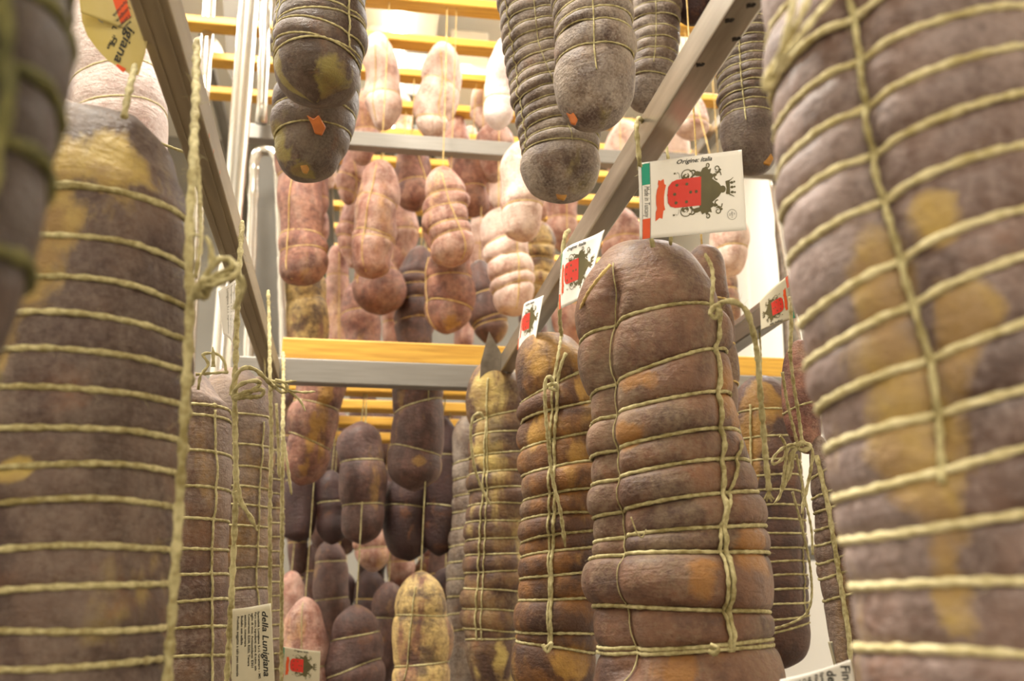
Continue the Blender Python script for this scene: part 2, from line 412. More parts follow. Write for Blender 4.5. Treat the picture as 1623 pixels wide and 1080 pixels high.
    for i, (s0, tl) in enumerate(RS):
        t1 = np.linspace(0, 2 * np.pi, nr, endpoint=False)
        wig = tw * .35 * np.sin(t1 * 3 + i)
        sx_ = np.clip(s0 - tl * np.sin(t1) + wig, .001, L - .001)
        P, d = surf(t1, sx_); Pa, _ = surf(t1, np.clip(sx_ + tw * 1.3, .001, L - .001)); Pb, _ = surf(t1, np.clip(sx_ - tw * 1.3, .001, L - .001))
        up_ = np.maximum(0, np.maximum(((Pa - P) * d).sum(-1), ((Pb - P) * d).sum(-1)))
        P = P + d * np.maximum(ro, up_ * .8)[:, None]
        Vr, fr = tube_geo(P, tw, True, sd, fuzz=fuzz)
        if knots and LG:
            kp = []
            for (yk, tk, g), kn in zip(LG, KN):
                if kn and yk[0] - .003 < s0 < yk[-1] + .003:
                    a0 = np.interp(s0, yk, tk); p, dd = surf(a0, s0 - tl * math.sin(a0))
                    kp.append(blob(p + dd * tw * 1.1, tw * 1.5, (1.2, 1, 1), 6, i))
            Vr, fr = join([(Vr, fr)] + kp)
        if ringpart: child('twine_ring', Vr, fr, M[tmat], root)
        else: small.append((Vr, fr))
    if small:
        Vr, fr = join(small); child('twine_ring', Vr, fr, M[tmat], root)
    for (yk, tk, g), lg in zip(LG, longs):
        if isinstance(lg, dict) and lg.get('hidden'): continue
        t1 = np.linspace(max(yk[0], .001), min(yk[-1], L - .001), max(20, int(len(RS) * 8)))
        a1 = np.interp(t1, yk, tk); P, d = surf(a1, t1)
        P = P + d * tw * 1.2
        k = np.ones(3) / 3
        for c in range(3): P[1:-1, c] = np.convolve(P[:, c], k, 'valid')
        Vr, fr = tube_geo(P, tw * (lg.get('w', 1) if isinstance(lg, dict) else 1), False, sd, fuzz=fuzz * 2)
        child('twine_line', Vr, fr, M[lg.get('mat', tmat) if isinstance(lg, dict) else tmat], root)
    if hang is not None:
        hr = hang_r or tw
        if hang in ('A', 'B'):
            ys_ = SLAT_A if hang == 'A' else SLAT_B; yy_ = min(ys_, key=lambda v: abs(v + .02 - top[1])); e = np.array([top[0] + .004, yy_ + .012, H + (1.302 if hang == 'A' else .408)])
        elif isinstance(hang, (int, float)) and hang < .4:
            e = np.array([min((-.135, .227, .524), key=lambda v: abs(v - top[0])), top[1], H + .362])
        elif isinstance(hang, (int, float)): e = np.array([top[0], top[1], H + hang])
        else: e = at_h(hang[0], hang[1], h)
        t0, _ = surf(np.array([0.0]), np.array([c0 * .25])); a0 = axis(.002) + np.array([0, 0, -.004])
        P = catmull([a0, a0 * .5 + e * .5 + np.array([.001, 0, 0]), e], 40)
        Vr, fr = tube_geo(P, hr, False, sd, fuzz=fuzz)
        kb = blob(a0 + np.array([0, 0, .003]), hr * 2.2, (1.3, 1.3, 1), 6, seed)
        Vr, fr = join([(Vr, fr), kb])
        child('hanging_cord', Vr, fr, M[tmat], root)
    root_info = dict(root=root, surf=surf, y2s=y2s, h=h, axis=axis, rad=rad, L=L)
    return root_info
def frange(a, b, st): return list(np.arange(a, b + .01, st))
# ---------------------------------------------------------------- room shell
ZF, ZC = 0.0, H + 2.5
struct(box('floor', (-2.3, -1.6, -.05), (2.0, 5.2, ZF), M['floor'], bev=0))
struct(box('ceiling', (-2.3, -1.6, ZC), (2.0, 5.2, ZC + .05), M['panel'], bev=0))
def wall(name, axis, pos, a, b, n, pm='panel'):
    """insulated panel wall: a backing with separate panels, joints left open"""
    if axis == 'x': o = box(name, (pos, a, ZF), (pos + (.05 if pos > 0 else -.05), b, ZC), M['greypanel'], bev=0)
    else: o = box(name, (a, pos, ZF), (b, pos + (.05 if pos > 0 else -.05), ZC), M['greypanel'], bev=0)
    struct(o)
    e = np.linspace(a, b, n + 1)
    for i in range(n):
        t = -.012 if pos > 0 else .012
        if axis == 'x': V, f = box_geo((pos + t, e[i] + .004, ZF), (pos + t * .01, e[i + 1] - .004, ZC))
        else: V, f = box_geo((e[i] + .004, pos + t, ZF), (e[i + 1] - .004, pos + t * .01, ZC))
        p = mesh_obj('wall_panel', V, f, M[pm], o, np.array(o.location), False)
        p.location = (0, 0, 0); p.data.transform(Matrix.Identity(4))
    return o
wall('wall_left', 'x', -2.25, -1.6, 5.2, 6)
wall('wall_right', 'x', 1.75, -1.6, 5.2, 6)
wall('wall_back', 'y', 5.15, -2.3, 2.0, 9, 'backpanel')
wall('wall_front', 'y', -1.55, -2.3, 2.0, 4)
# lamps overhead (outside the picture)
for x, y, sx, sy, lab in ((-.25, 1.45, .3, 1.3, 'the nearest rails'), (.1, 3.6, .3, 1.4, 'the far centre'), (1.3, 2.6, .2, 1.8, 'the right wall'), (-1.4, 2.4, .2, 1.8, 'the left racks')):
    zz = H + 2.24
    r = empty('ceiling_lamp', (x, y, ZC), 'long ceiling lamp above %s, out of the picture' % lab, 'lamp')
    box('lamp_housing', (x - sx / 2, y - sy / 2, zz - .03), (x + sx / 2, y + sy / 2, zz + .03), M['fan'], r)
    box('lamp_tube', (x - .02, y - sy / 2 + .05, zz - .07), (x + .02, y + sy / 2 - .05, zz - .035), M['tube'], r, .01)
    for k in (-.3, .3): box('lamp_rod', (x - .006, y + k * sy - .006, zz + .03), (x + .006, y + k * sy + .006, ZC), M['steel'], r, 0)

# ---------------------------------------------------------------- steel racks
near = empty('hanging_rack', (0, 0, H + .36), 'steel hanging rack of two long rails joined by a low crossbar', 'rack')
def channel(name, x0, x1, y0, y1, z0, z1, mat, root, wall_t=.003, lip=0):
    o = box(name, (x0, y0, z0), (x1, y1, z1), mat, root, .0016); return o
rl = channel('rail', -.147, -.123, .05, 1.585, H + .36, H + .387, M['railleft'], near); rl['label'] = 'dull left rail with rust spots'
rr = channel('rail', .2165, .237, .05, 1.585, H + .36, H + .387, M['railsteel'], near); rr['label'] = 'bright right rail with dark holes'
box('crossbar', (-.20, 1.586, H + .358), (.80, 1.612, H + .398), M['bar'], near, .002)
# ribs along the underside of the left rail
for x in (-.1405, -.1295):
    box('rail_rib', (x - .0008, .05, H + .3588), (x + .0008, 1.58, H + .3602), M['railleft'], near, 0)
for px, py in ((1155, 32), (1172, 62), (1104, 102), (1189, 8)):
    p = on_z(px, py, .36); V, f = blob(np.array([min(max(p[0], .2205), .233), p[1], H + .3602]), .0032, (1, 1, .12), 10, 3)
    child('bolt_hole', V, f, M['hole'], near).parent = rr
for px, py in ((341, 222), (346, 246), (358, 280), (343, 380)):
    p = on_z(px, py, .36); V, f = blob(np.array([-.1232, p[1], H + .3635]), .0022, (.2, 1, 1), 8, px)
    child('rust_spot', V, f, M['orangebit'], near).parent = rl
# pointed end plate of the right rail beside the crossbar
P = [at(775, 525, 1.53), at(800, 570, 1.53), at(805, 602, 1.53), at(760, 604, 1.53), at(762, 575, 1.53)]
V = np.vstack([P, np.array(P) + HF * .004]); n = 5
child('end_plate', V, [list(range(n))[::-1], list(range(n, 2 * n))] + [[i, (i + 1) % n, n + (i + 1) % n, n + i] for i in range(n)], M['steel'], near, False)

third = empty('side_rail', (.525, 0, H + .36), 'steel rail at right carrying a tilted paper label', 'rail')
box('rail', (.512, .05, H + .36), (.536, 2.0, H + .387), M['steel'], third, .002)
box('rail_lip', (.5115, .05, H + .384), (.5165, 2.0, H + .392), M['shine'], third, .001)

far = empty('hanging_rack', (0, 2.0, H + .9), 'far steel rack with shiny posts at left and a high crossbar', 'rack')
pb = at(680, 232, 2.15)
zb = pb[2]; yb = pb[1]
b0 = at(392, 222, 2.12)
box('crossbar', (b0[0] - .01, yb - .015, zb - .017), (.95, yb + .015, zb + .017), M['bar'], far)
def post(px0, py0, px1, py1, d, r, mat, root, name='post', extra=(.0, .0)):
    a = at(px0, py0, d); h = d * ray(px0, py0).dot(HF); b = at_h(px1, py1, h)
    dd = b - a; V, f = tube_geo(catmull([a - dd * extra[0], b + dd * extra[1]], 12), r, sides=16, strand=0)
    return child(name, V, f, mat, root)
post(398, -40, 352, 560, 1.95, .0185, M['shine'], far, extra=(.4, 1.5))
post(424, -40, 414, 195, 2.15, .011, M['shine'], far, extra=(.4, 0))
post(334, -40, 322, 170, 2.35, .014, M['shine'], far, extra=(.4, 4))
post(116, 20, 100, 240, 1.7, .011, M['shine'], far, extra=(1.0, 3))
post(1222, 262, 1275, 560, 2.3, .011, M['shine'], far, extra=(.0, .4))
post(1236, 262, 1256, 560, 2.4, .020, M['steel'], far, extra=(.0, .4))
# bent tube frame hanging under the crossbar at left
h = 2.3 * ray(410, 300).dot(HF)
pts = [at_h(x, y, h) for x, y in ((392, 620), (398, 400), (402, 290), (404, 252), (412, 240), (428, 240), (438, 252), (442, 300), (446, 420), (452, 620))]
V, f = tube_geo(catmull(pts, 80), .011, sides=12, strand=0); child('bent_frame', V, f, M['shine'], far)
P = [at(410, 248, 2.4), at(436, 248, 2.4), at(446, 420, 2.4), at(448, 560, 2.4), at(402, 560, 2.4), at(404, 400, 2.4)]
V = np.vstack([P, np.array(P) + HF * .01]); n = 6
child('side_plate', V, [list(range(n))[::-1], list(range(n, 2 * n))] + [[i, (i + 1) % n, n + (i + 1) % n, n + i] for i in range(n)], M['greypanel'], far, False)
P = [at(352, -20, 2.6), at(378, -20, 2.6), at(384, 40, 2.6), at(372, 140, 2.6), at(360, 110, 2.6)]
V = np.vstack([P, np.array(P) + HF * .01]); n = 5
child('side_plate', V, [list(range(n))[::-1], list(range(n, 2 * n))] + [[i, (i + 1) % n, n + (i + 1) % n, n + i] for i in range(n)], M['greypanel'], far, False)
for x in (-1.08, -.13, .93): box('top_rail', (x, .9, H + 1.265), (x + .03, 4.0, H + 1.299), M['steel'], far)
for x in (-1.08, .93):
    for y in (3.96,): box('upright', (x, y, 0), (x + .035, y + .035, H + 1.265), M['steel'], far)
# dark cross strut seen low at right
p = at(1282, 877, 3.0); box('strut', (p[0] - .06, p[1] - .01, p[2] - .022), (p[0] + .12, p[1] + .01, p[2] + .022), M['darkpanel'], far)
p = at(1205, 262, 2.35); box('crossbar', (p[0] - .25, p[1] - .012, p[2] - .022), (p[0] + .16, p[1] + .012, p[2] + .012), M['steel'], far)

# ---------------------------------------------------------------- wooden slats the salami hang from
def slat(x0, x1, y, z, lab, w_=.045, t=.02, grp='wooden slats laid across the high rails'):
    o = box('wooden_slat', (x0, y, z), (x1, y + w_, z + t), M['wood'], None, .003)
    tag(o, lab, 'slat', grp); return o
names = ['first', 'second', 'third', 'fourth', 'fifth', 'sixth', 'seventh', 'eighth', 'ninth', 'tenth', 'eleventh']
for i, y in enumerate((1.92, 2.08, 2.235, 2.40)):
    slat(-1.1, .95, y, H + 1.3, names[i] + ' high yellow wooden slat from the top of the picture')
for i, y in enumerate((2.56, 2.74, 2.92, 3.10, 3.30, 3.50)):
    slat(-.15, .95, y, H + 1.3, names[i + 4] + ' high yellow wooden slat, seen between the hanging salami')
for i, y in enumerate((1.625, 1.86, 2.02, 2.2, 2.4, 2.65, 2.9, 3.15, 3.4)):
    slat(-.125, 1.0, y, H + .405, ('yellow wooden slat lying just above the low steel crossbar' if i == 0 else names[i - 1] + ' yellow slat below and behind the low crossbar'),
         grp='wooden slats at rail height', t=.038 if i == 0 else .02)
for i, y in enumerate((1.05, 1.25)):
    slat(-1.1, .95, y, H + 1.3, ('nearer' if i == 0 else 'farther') + ' wooden slat high overhead out of the picture', grp='wooden slats overhead')

# ---------------------------------------------------------------- white round fans on the far wall
for px, py, d, r, lab in ((606, 45, 3.9, .075, 'white round fan behind the yellow slats at top centre'), (325, 78, 3.6, .055, 'white round fan between the posts at top left')):
    c = at(px, py, d); root = empty('cooling_fan', c, lab, 'fan')
    prof = [(.0, -.03), (.55, -.03), (.8, -.02), (.97, 0), (1, .03), (.97, .05), (0, .05)]
    a = np.linspace(0, 2 * np.pi, 32, endpoint=False)
    V = np.array([c + r * (p[0] * np.cos(x) * RT + p[0] * np.sin(x) * np.array([0, 0, 1])) + HF * p[1] for p in [(max(q[0], .02), q[1]) for q in prof] for x in a])
    child('housing', V, [g[::-1] for g in grid_faces(32, len(prof)).tolist()] , M['fan'], root)
    pts = [c + r * .78 * (math.cos(x) * RT + math.sin(x) * np.array([0, 0, 1])) - HF * .028 for x in np.linspace(.3, 2.0, 20)]
    box('bracket', (c[0] - .02, c[1] + .05, c[2] - .02), (c[0] + .02, 5.13, c[2] + .02), M['steel'], root)
    V, f = tube_geo(np.array(pts), r * .06, strand=0); child('slot', V, f, M['hole'], root)
# grey upright cabinets behind the slats
for px0, px1, py0, py1, d, mt, lab in ((640, 692, 20, 150, 3.9, 'greypanel', 'grey upright panel behind the slats, left of centre'),
                                       (712, 780, 30, 135, 4.0, 'panel', 'white upright panel glowing behind the second slat'),
                                       (655, 688, 190, 240, 3.8, 'darkpanel', 'dark upright panel low behind the fourth slat'),
                                       (508, 530, 370, 430, 3.9, 'teal', 'small teal box between the middle salami')):
    a = at(px0, py1, d); b = at(px1, py0, d); o = box('equipment_panel' if mt != 'teal' else 'plastic_box', (a[0], a[1], a[2]), (b[0], 5.13, b[2]), M[mt], None, .006)
    tag(o, lab, 'panel' if mt != 'teal' else 'box')

# ---------------------------------------------------------------- foreground salami
G1 = 'large netted salami under the near rails'
info = {}
info['FL'] = salami('huge mottled salami with ochre top at far left foreground, ringed by loose twine', .58,
    [(184, 212, 30), (212, 196, 84), (260, 168, 126), (330, 142, 160), (440, 128, 172), (600, 112, 184), (800, 98, 186), (1000, 90, 182), (1200, 80, 175), (1330, 80, 120)],
    [(288, 12), (294, 18), (370, 4), (437, 2), 494, 552, 612, 676, 738, 795, 871, (938, -2), (1002, -6), (1062, -8), 1130, 1200], 'fore',
    longs=[{'p': [(200, 142), (290, 118), (370, 95), (440, 78), (520, 58), (600, 38), (720, 5)], 'g': .09, 'w': .85}, {'p': [(260, 270), (500, 292), (800, 268), (1080, 250)], 'hidden': 1, 'g': .03}],
    hang=None, ring_a=.045, tw=.0018, nu=128, nv=300, seed=3, lump=.035, group=G1, cap=(1.0, .9), fuzz=30, knots=True, p_cap=2.0,
    patch=[(235, 215, 70, 60), (250, 170, 60, 50), (330, 130, 80, 80), (250, 85, 80, 60), (420, 105, 90, 65), (340, 60, 100, 50), (520, 70, 90, 45), (745, 105, 18, 32), (620, 50, 70, 32)])
info['FR'] = salami('huge pinkish netted salami filling the right edge of the picture', .405,
    [(-420, 1390, 120), (-200, 1420, 215), (0, 1438, 228), (150, 1448, 232), (300, 1466, 232), (450, 1482, 232), (600, 1512, 230), (750, 1538, 228), (900, 1566, 228), (1080, 1598, 228), (1300, 1630, 200), (1450, 1640, 120)],
    [(-150, 60), (-60, 60), (8, 60), (80, 62), (158, 64), (238, 66), (338, 66), (410, 64), (510, 54), (612, 38), (705, 30), (812, 8), (925, -14), (1045, -20), (1160, 0)], 'foreright',
    longs=[{'p': [(-100, 1275), (60, 1292), (150, 1302), (250, 1316), (350, 1340), (480, 1372), (560, 1392), (650, 1402), (750, 1412)], 'g': .09, 'w': .8, 'mat': 'twine'}, {'p': [(-100, 1600), (60, 1606), (220, 1614)], 'mat': 'twine'}],
    patch=[(330, 1395, 44, 40), (480, 1450, 50, 44), (560, 1350, 110, 55), (660, 1370, 110, 60), (780, 1410, 90, 36), (420, 1330, 80, 40), (900, 1420, 90, 30), (520, 1420, 90, 36)],
    hang=.36, ring_a=.075, tw=.0017, nu=128, nv=300, seed=11, lump=.03, tmat='twinepale', group=G1, fuzz=20)
info['EDGE'] = salami('dark blurred netted salami cut off at the upper left edge', .255,
    [(-500, -105, 100), (-300, -105, 175), (-50, -100, 195), (200, -112, 192), (400, -145, 182), (560, -190, 165), (660, -250, 120)],
    [-150, (0, 70), (130, 75), (255, 80), (400, 60), 520], 'edge',
    longs=[{'p': [(-60, 52), (100, 56), (240, 34), (330, 10), (480, -5)], 'w': 1.0}],
    hang=.36, ring_a=.05, tw=.0019, nu=96, nv=160, seed=5, lump=.03, group=G1, tmat='twinedark')
info['C'] = salami('big brown salami in the centre right, hung below the large crest label', .82,
    [(384, 1050, 36), (404, 1046, 66), (440, 1036, 92), (490, 1029, 112), (560, 1035, 117), (620, 1046, 114), (700, 1056, 122), (760, 1064, 130), (850, 1076, 142), (930, 1080, 149), (1000, 1082, 147), (1080, 1092, 150), (1170, 1095, 130), (1210, 1095, 70)],
    [(484, 24), (569, 22), (628, 16), (685, 8), (733, 5), (787, 4), (837, 3), (874, 2), (966, 0), (1026, -4), (1034, -8)], 'brown',
    longs=[{'p': [(470, 1128), (560, 1135), (650, 1133), (760, 1130), (850, 1127), (950, 1130), (1035, 1137)], 'w': 1.35, 'g': .05},
           {'p': [(700, 1160), (760, 1148), (850, 1117), (950, 1122), (1035, 1132)], 'w': .9, 'g': .0},
           {'p': [(425, 965), (460, 958), (560, 948), (700, 955), (850, 958), (950, 962), (1035, 978), (1100, 975)], 'w': .35, 'g': .20}],
    patch=[(595, 1000, 22, 30), (925, 1085, 32, 26), (1060, 1050, 26, 36), (640, 1160, 60, 16), (870, 1180, 30, 30), (680, 985, 20, 26)],
    hang=None, ring_a=.11, tw=.00155, nu=160, nv=360, seed=21, lump=.035, group=G1, cap=(1.05, .9), fuzz=40, knots=True)
info['D2'] = salami('amber salami with a loose twine end, left of the big brown one', 1.15,
    [(532, 893, 35), (575, 880, 64), (640, 890, 70), (750, 895, 73), (850, 893, 73), (950, 888, 73), (1040, 882, 70), (1080, 876, 66), (1160, 876, 45)],
    [(602, 20), (643, 14), (690, 12), (735, 12), (778, 10), (813, 8), (845, 12), (871, 12), (910, 10), (950, 8), (1005, 4), (1028, -4), 1090], 'amber',
    longs=[{'p': [(560, 893), (600, 880), (700, 874), (800, 876), (900, 870), (1028, 870)], 'w': 1.3, 'g': .05}, {'p': [(600, 872), (700, 868), (850, 866), (1028, 866)], 'w': .9, 'g': 0}],
    patch=[(570, 850, 30, 24), (680, 850, 30, 30), (620, 920, 20, 14), (1050, 905, 30, 30), (720, 910, 16, 20)],
    hang=None, ring_a=.13, tw=.0015, nu=96, nv=260, seed=8, lump=.04, group=G1, fuzz=14, knots=True)
info['D3'] = salami('slim yellow-topped salami with a drooping twine loop, left of the amber one', 1.5,
    [(574, 800, 22), (610, 788, 44), (680, 790, 47), (780, 790, 49), (880, 785, 47), (960, 782, 46), (1020, 780, 42), (1080, 786, 34), (1130, 790, 18)],
    [(656, 10), (683, 3), (717, 4), (746, 4), (772, 3), (797, 3), (825, 3), (853, 4), (878, 3), (906, 3), (935, 0), (967, 0), (1000, -2), 1014], 'amberpale',
    longs=[{'p': [(600, 775), (700, 768), (850, 762), (1014, 756)], 'w': 1.1, 'g': .03}, {'p': [(640, 770), (850, 770), (1014, 764)], 'w': .8, 'g': 0}],
    patch=[(620, 768, 50, 22), (700, 765, 60, 12), (1050, 795, 40, 12)],
    hang=.387, ring_a=.10, tw=.0013, nu=64, nv=220, seed=9, lump=.04, group=G1, fuzz=5, knots=True)
info['D4'] = salami('greyish narrow salami half hidden at the left end of the right row', 1.85,
    [(660, 744, 15), (700, 742, 28), (800, 746, 30), (900, 740, 31), (1000, 736, 30), (1080, 738, 26), (1130, 738, 12)],
    [(y, 4) for y in frange(728, 1010, 27)], 'grey', longs=[[(690, 748), (1010, 744)]], hang=.387, ring_a=.08, tw=.0014, nu=48, nv=160, seed=14, group=G1)
info['LA'] = salami('netted salami with reddish and ochre bands beside the far left one', .92,
    [(592, 318, 20), (630, 300, 62), (700, 290, 76), (800, 286, 80), (900, 282, 82), (1000, 280, 82), (1100, 276, 80), (1200, 276, 50)],
    [(640, 10), (655, 3), 713, 772, 823, 871, 912, 956, (997, -3), (1042, -3), 1100], 'gridleft',
    longs=[{'p': [(640, 352), (750, 355), (900, 350), (1090, 345)], 'w': .8, 'g': .02}],
    hang=None, ring_a=.035, tw=.0014, nu=96, nv=220, seed=31, lump=.025, group=G1, fuzz=10, knots=True)
info['LB'] = salami('mould-grey netted salami behind the bow of twine at left', 1.13,
    [(584, 388, 16), (612, 378, 46), (680, 368, 64), (780, 362, 68), (900, 358, 70), (1000, 356, 70), (1120, 352, 66), (1200, 350, 40)],
    [(655, 6), 703, 738, 770, 800, 833, 866, 902, 936, 985, 1040, 1100], 'gridleft',
    longs=[{'p': [(660, 424), (800, 420), (1080, 414)], 'w': .8, 'g': .02}, {'p': [(660, 392), (900, 388), (1080, 384)], 'w': .6, 'g': .02}],
    hang=None, ring_a=.04, tw=.0013, nu=80, nv=200, seed=33, lump=.03, group=G1, fuzz=8, knots=True)
info['LC'] = salami('third netted salami of the left row, only its right side showing', 1.38,
    [(598, 420, 12), (625, 412, 36), (700, 404, 44), (800, 402, 46), (950, 400, 47), (1080, 398, 46), (1180, 396, 20)],
    [(y, 2) for y in frange(690, 1080, 23.5)], 'gridleft', longs=[{'p': [(640, 430), (1080, 426)], 'w': .7}],
    hang=.36, ring_a=.05, tw=.0012, nu=48, nv=180, seed=34, group=G1)
info['R1'] = salami('dark salami with tight fine rings behind the big brown one at right', 1.25,
    [(596, 1205, 28), (640, 1208, 46), (720, 1212, 54), (820, 1216, 60), (900, 1218, 62), (980, 1224, 58), (1030, 1234, 46), (1062, 1236, 18)],
    [(y, 3) for y in (647, 690, 727, 752, 776, 800, 822, 845, 868, 890, 912, 935, 958, 982, 1000)], 'duskbrown', patch=[(635, 1195, 40, 34), (690, 1180, 60, 18), (740, 1180, 40, 14)], longs=[[(640, 1180), (980, 1185)], {'p': [(640, 1252), (980, 1268)], 'w': .7}],
    hang=.387, ring_a=.05, tw=.0013, nu=72, nv=200, seed=41, lump=.03, group=G1, fuzz=4)
info['R2'] = salami('small reddish salami hanging behind the twine knot at right', 1.0,
    [(540, 1272, 12), (575, 1266, 24), (640, 1268, 28), (690, 1276, 24), (720, 1282, 10)],
    [(640, 8)], 'red', hang=.36, ring_a=.06, tw=.0011, nu=48, nv=90, seed=42, group=G1)
info['R3'] = salami('thin netted salami seen edge-on left of the huge right one', .95,
    [(690, 1292, 10), (760, 1310, 26), (850, 1326, 34), (950, 1342, 38), (1040, 1356, 34), (1100, 1362, 16)],
    [(y, 10) for y in (742, 775, 800, 826, 851, 880, 905, 940)], 'gridleft', longs=[{'p': [(720, 1290), (800, 1304), (900, 1318), (1000, 1334), (1080, 1346)], 'w': 1.8}],
    hang=.36, ring_a=.09, tw=.0013, nu=56, nv=120, seed=43, group=G1)
info['WL'] = salami('pale whitish salami with two thin rings behind the label at top left', 1.25,
    [(-60, 150, 30), (20, 160, 62), (100, 175, 70), (160, 186, 76), (230, 190, 72), (330, 190, 60), (380, 190, 20)],
    [(98, 6), (152, 4), (250, 0)], 'white', hang='A', ring_a=.05, tw=.0012, nu=64, nv=120, seed=44, tmat='twinepale')
info['WL2'] = salami('pinkish salami shoulder half hidden behind the far left one', .78,
    [(158, 95, 20), (190, 92, 50), (260, 80, 66), (400, 60, 70), (600, 40, 70), (700, 30, 30)], [(300, 0), (400, 0), (500, 0)], 'gridleft', hang=.36, tw=.0012, nu=48, nv=80, seed=45)

G2 = 'dark ribbed salami hanging down into the top of the picture'
info['U2'] = salami('dark salami with a fat-yellow tip hanging behind at top left centre', 1.2,
    [(-260, 512, 40), (-180, 512, 62), (0, 508, 66), (130, 503, 68), (200, 498, 66), (245, 494, 54), (275, 500, 34), (284, 502, 10)],
    [(-60, 0), (-20, 0), (20, 0), (60, 0), (110, 0), (150, 0), (190, 8)], 'dark', patch=[(215, 448, 30, 16), (262, 478, 12, 14)], hang='A', ring_a=.07, tw=.0011, nu=80, nv=180, seed=51, lump=.05, group=G2, cap=(1, 1.0))
info['U1'] = salami('dark grey-green salami with twine rings at top left centre', 1.05,
    [(-330, 512, 40), (-250, 512, 70), (-100, 510, 74), (0, 508, 75), (60, 506, 74), (110, 502, 70), (145, 500, 56), (164, 500, 20)],
    [(-150, 0), (-125, 0), (-100, 0), (-75, 0), (-50, 0), (-28, 0), (-8, -6), (8, 5), (24, -8), (50, -8), (56, 6)], 'dark', longs=[[(-200, 560), (52, 562)], {'p': [(-200, 445), (60, 442)], 'w': .6}],
    patch=[(110, 540, 30, 22), (90, 450, 40, 8)], hang='A', ring_a=.07, tw=.0011, nu=96, nv=220, seed=52, lump=.05, group=G2, cap=(1, 1.0), fuzz=15)
info['V2'] = salami('long grey-brown salami with close fine rings right of top centre', 1.2,
    [(-330, 822, 30), (-260, 826, 52), (-100, 834, 60), (0, 846, 60), (100, 862, 62), (200, 882, 66), (260, 888, 66), (300, 890, 50), (322, 890, 18)],
    [(y, 2) for y in frange(-240, 200, 17.5)] + [(216, 0)], 'grey', longs=[{'p': [(-240, 840), (60, 850), (220, 905)], 'w': .6}, {'p': [(-240, 778), (0, 800), (216, 826)], 'w': .8}],
    hang='A', ring_a=.12, tw=.0009, nu=96, nv=300, seed=61, lump=.03, group=G2, cap=(1, 1.0), fuzz=3)
info['V1'] = salami('plump greyish salami with a bald rounded tip at top, left of the right rail', 1.05,
    [(-330, 915, 40), (-250, 920, 60), (-100, 930, 66), (0, 938, 68), (60, 942, 68), (120, 942, 67), (165, 944, 60), (195, 950, 35), (204, 952, 12)],
    [(y, 5) for y in frange(-235, 44, 20)] + [(62, 5)], 'grey', longs=[{'p': [(-240, 925), (0, 934), (70, 936), (110, 940)], 'w': .8}],
    hang='A', ring_a=.12, tw=.0010, nu=96, nv=300, seed=62, lump=.03, group=G2, cap=(1, 1.0), fuzz=5)
info['V3'] = salami('brown ringed salami hanging just behind the plump greyish one', 1.32,
    [(-330, 1010, 20), (-250, 1018, 42), (0, 1036, 44), (80, 1036, 44), (130, 1030, 40), (165, 1022, 26), (178, 1020, 10)],
    [(y, 4) for y in frange(-235, 100, 18)] + [(112, 4)], 'grey', hang='A', ring_a=.12, tw=.0009, nu=64, nv=200, seed=63, group=G2, longs=[{'p': [(-200, 1015), (100, 1030)], 'w': .6}])
info['V4'] = salami('dark-tipped ribbed salami between the right rail and the huge right one', 1.28,
    [(-240, 1180, 20), (-160, 1182, 46), (0, 1185, 50), (120, 1186, 52), (190, 1188, 52), (240, 1192, 44), (268, 1194, 26), (276, 1194, 8)],
    [(y, 4) for y in frange(-140, 150, 14.5)] + [(166, 2)], 'dark', hang='A', ring_a=.12, tw=.0009, nu=64, nv=220, seed=64, group=G2, longs=[{'p': [(-120, 1150), (60, 1160), (190, 1172)], 'w': .9}])
info['V5'] = salami('dark red salami tip peeping in at the top beside the right rail', 1.35,
    [(-260, 1092, 15), (-180, 1096, 32), (-60, 1098, 34), (0, 1098, 33), (28, 1098, 22), (38, 1098, 8)],
    [(-120, 2), (-60, 2)], 'dusky', hang='A', tw=.0010, nu=48, nv=100, seed=65, group=G2)

for (px, py, sz, mt, ky, dd) in ((500, 196, 16, 'orangebit', 'U2', 1.125), (480, 264, 10, 'fatbit', 'U2', 1.135), (885, 300, 16, 'fatbit', 'V2', 1.13), (906, 186, 9, 'orangebit', 'V1', 1.0), (1212, 246, 16, 'fatbit', 'V4', 1.22)):
    r = info[ky]['root']; p = at(px, py, dd)
    P = [p + RT * a * px_r(sz, 1.12) + UP * b * px_r(sz, 1.12) for a, b in ((-.9, .9), (-.2, .5), (.3, .9), (1.0, -.3), (.6, -1.1), (-.1, -.9), (-.4, 0))]
    V = np.vstack([P, np.array(P) + HF * .004]); n = 7
    o = child('fat_scrap', V, [list(range(n))[::-1], list(range(n, 2*n))] + [[i, (i+1) % n, n + (i+1) % n, n + i] for i in range(n)], M[mt], r, False); bevel(o, .0012)

# ---------------------------------------------------------------- small salami further back
ANCH_L = [('the leaning striped salami', 500, 680), ('the purple-grey three-strand salami', 573, 770), ('the diagonal-ring salami', 658, 700), ('the pink domed salami', 484, 1000), ('the wrinkled purple salami', 565, 1030),
          ('the ochre netted salami', 668, 1000), ('the dark round-ended salami', 650, 850), ('the slim purple salami', 614, 980), ('the rosy upright salami', 524, 930), ('the left netted row', 440, 850), ('the right netted row', 730, 850)]
ANCH_M = [('the tall pink three-ring salami', 598, 350), ('the bumpy centre salami', 705, 345), ('the drooping dark-tipped salami', 826, 310), ('the ridged cream salami', 804, 420), ('the brown blunt salami', 710, 465),
          ('the long red-brown salami', 475, 350), ('the lumpy salami', 600, 455), ('the dark wrinkled salami', 660, 480), ('the twisted-neck salami', 693, 145), ('the high crossbar', 760, 230), ('the purple-grey salami', 765, 480)]
HUE = dict(dusk='brown-purple', dusky='very dark', red='red-brown', pink='rosy', pale='pale', ochre='ochre')
USED = {}
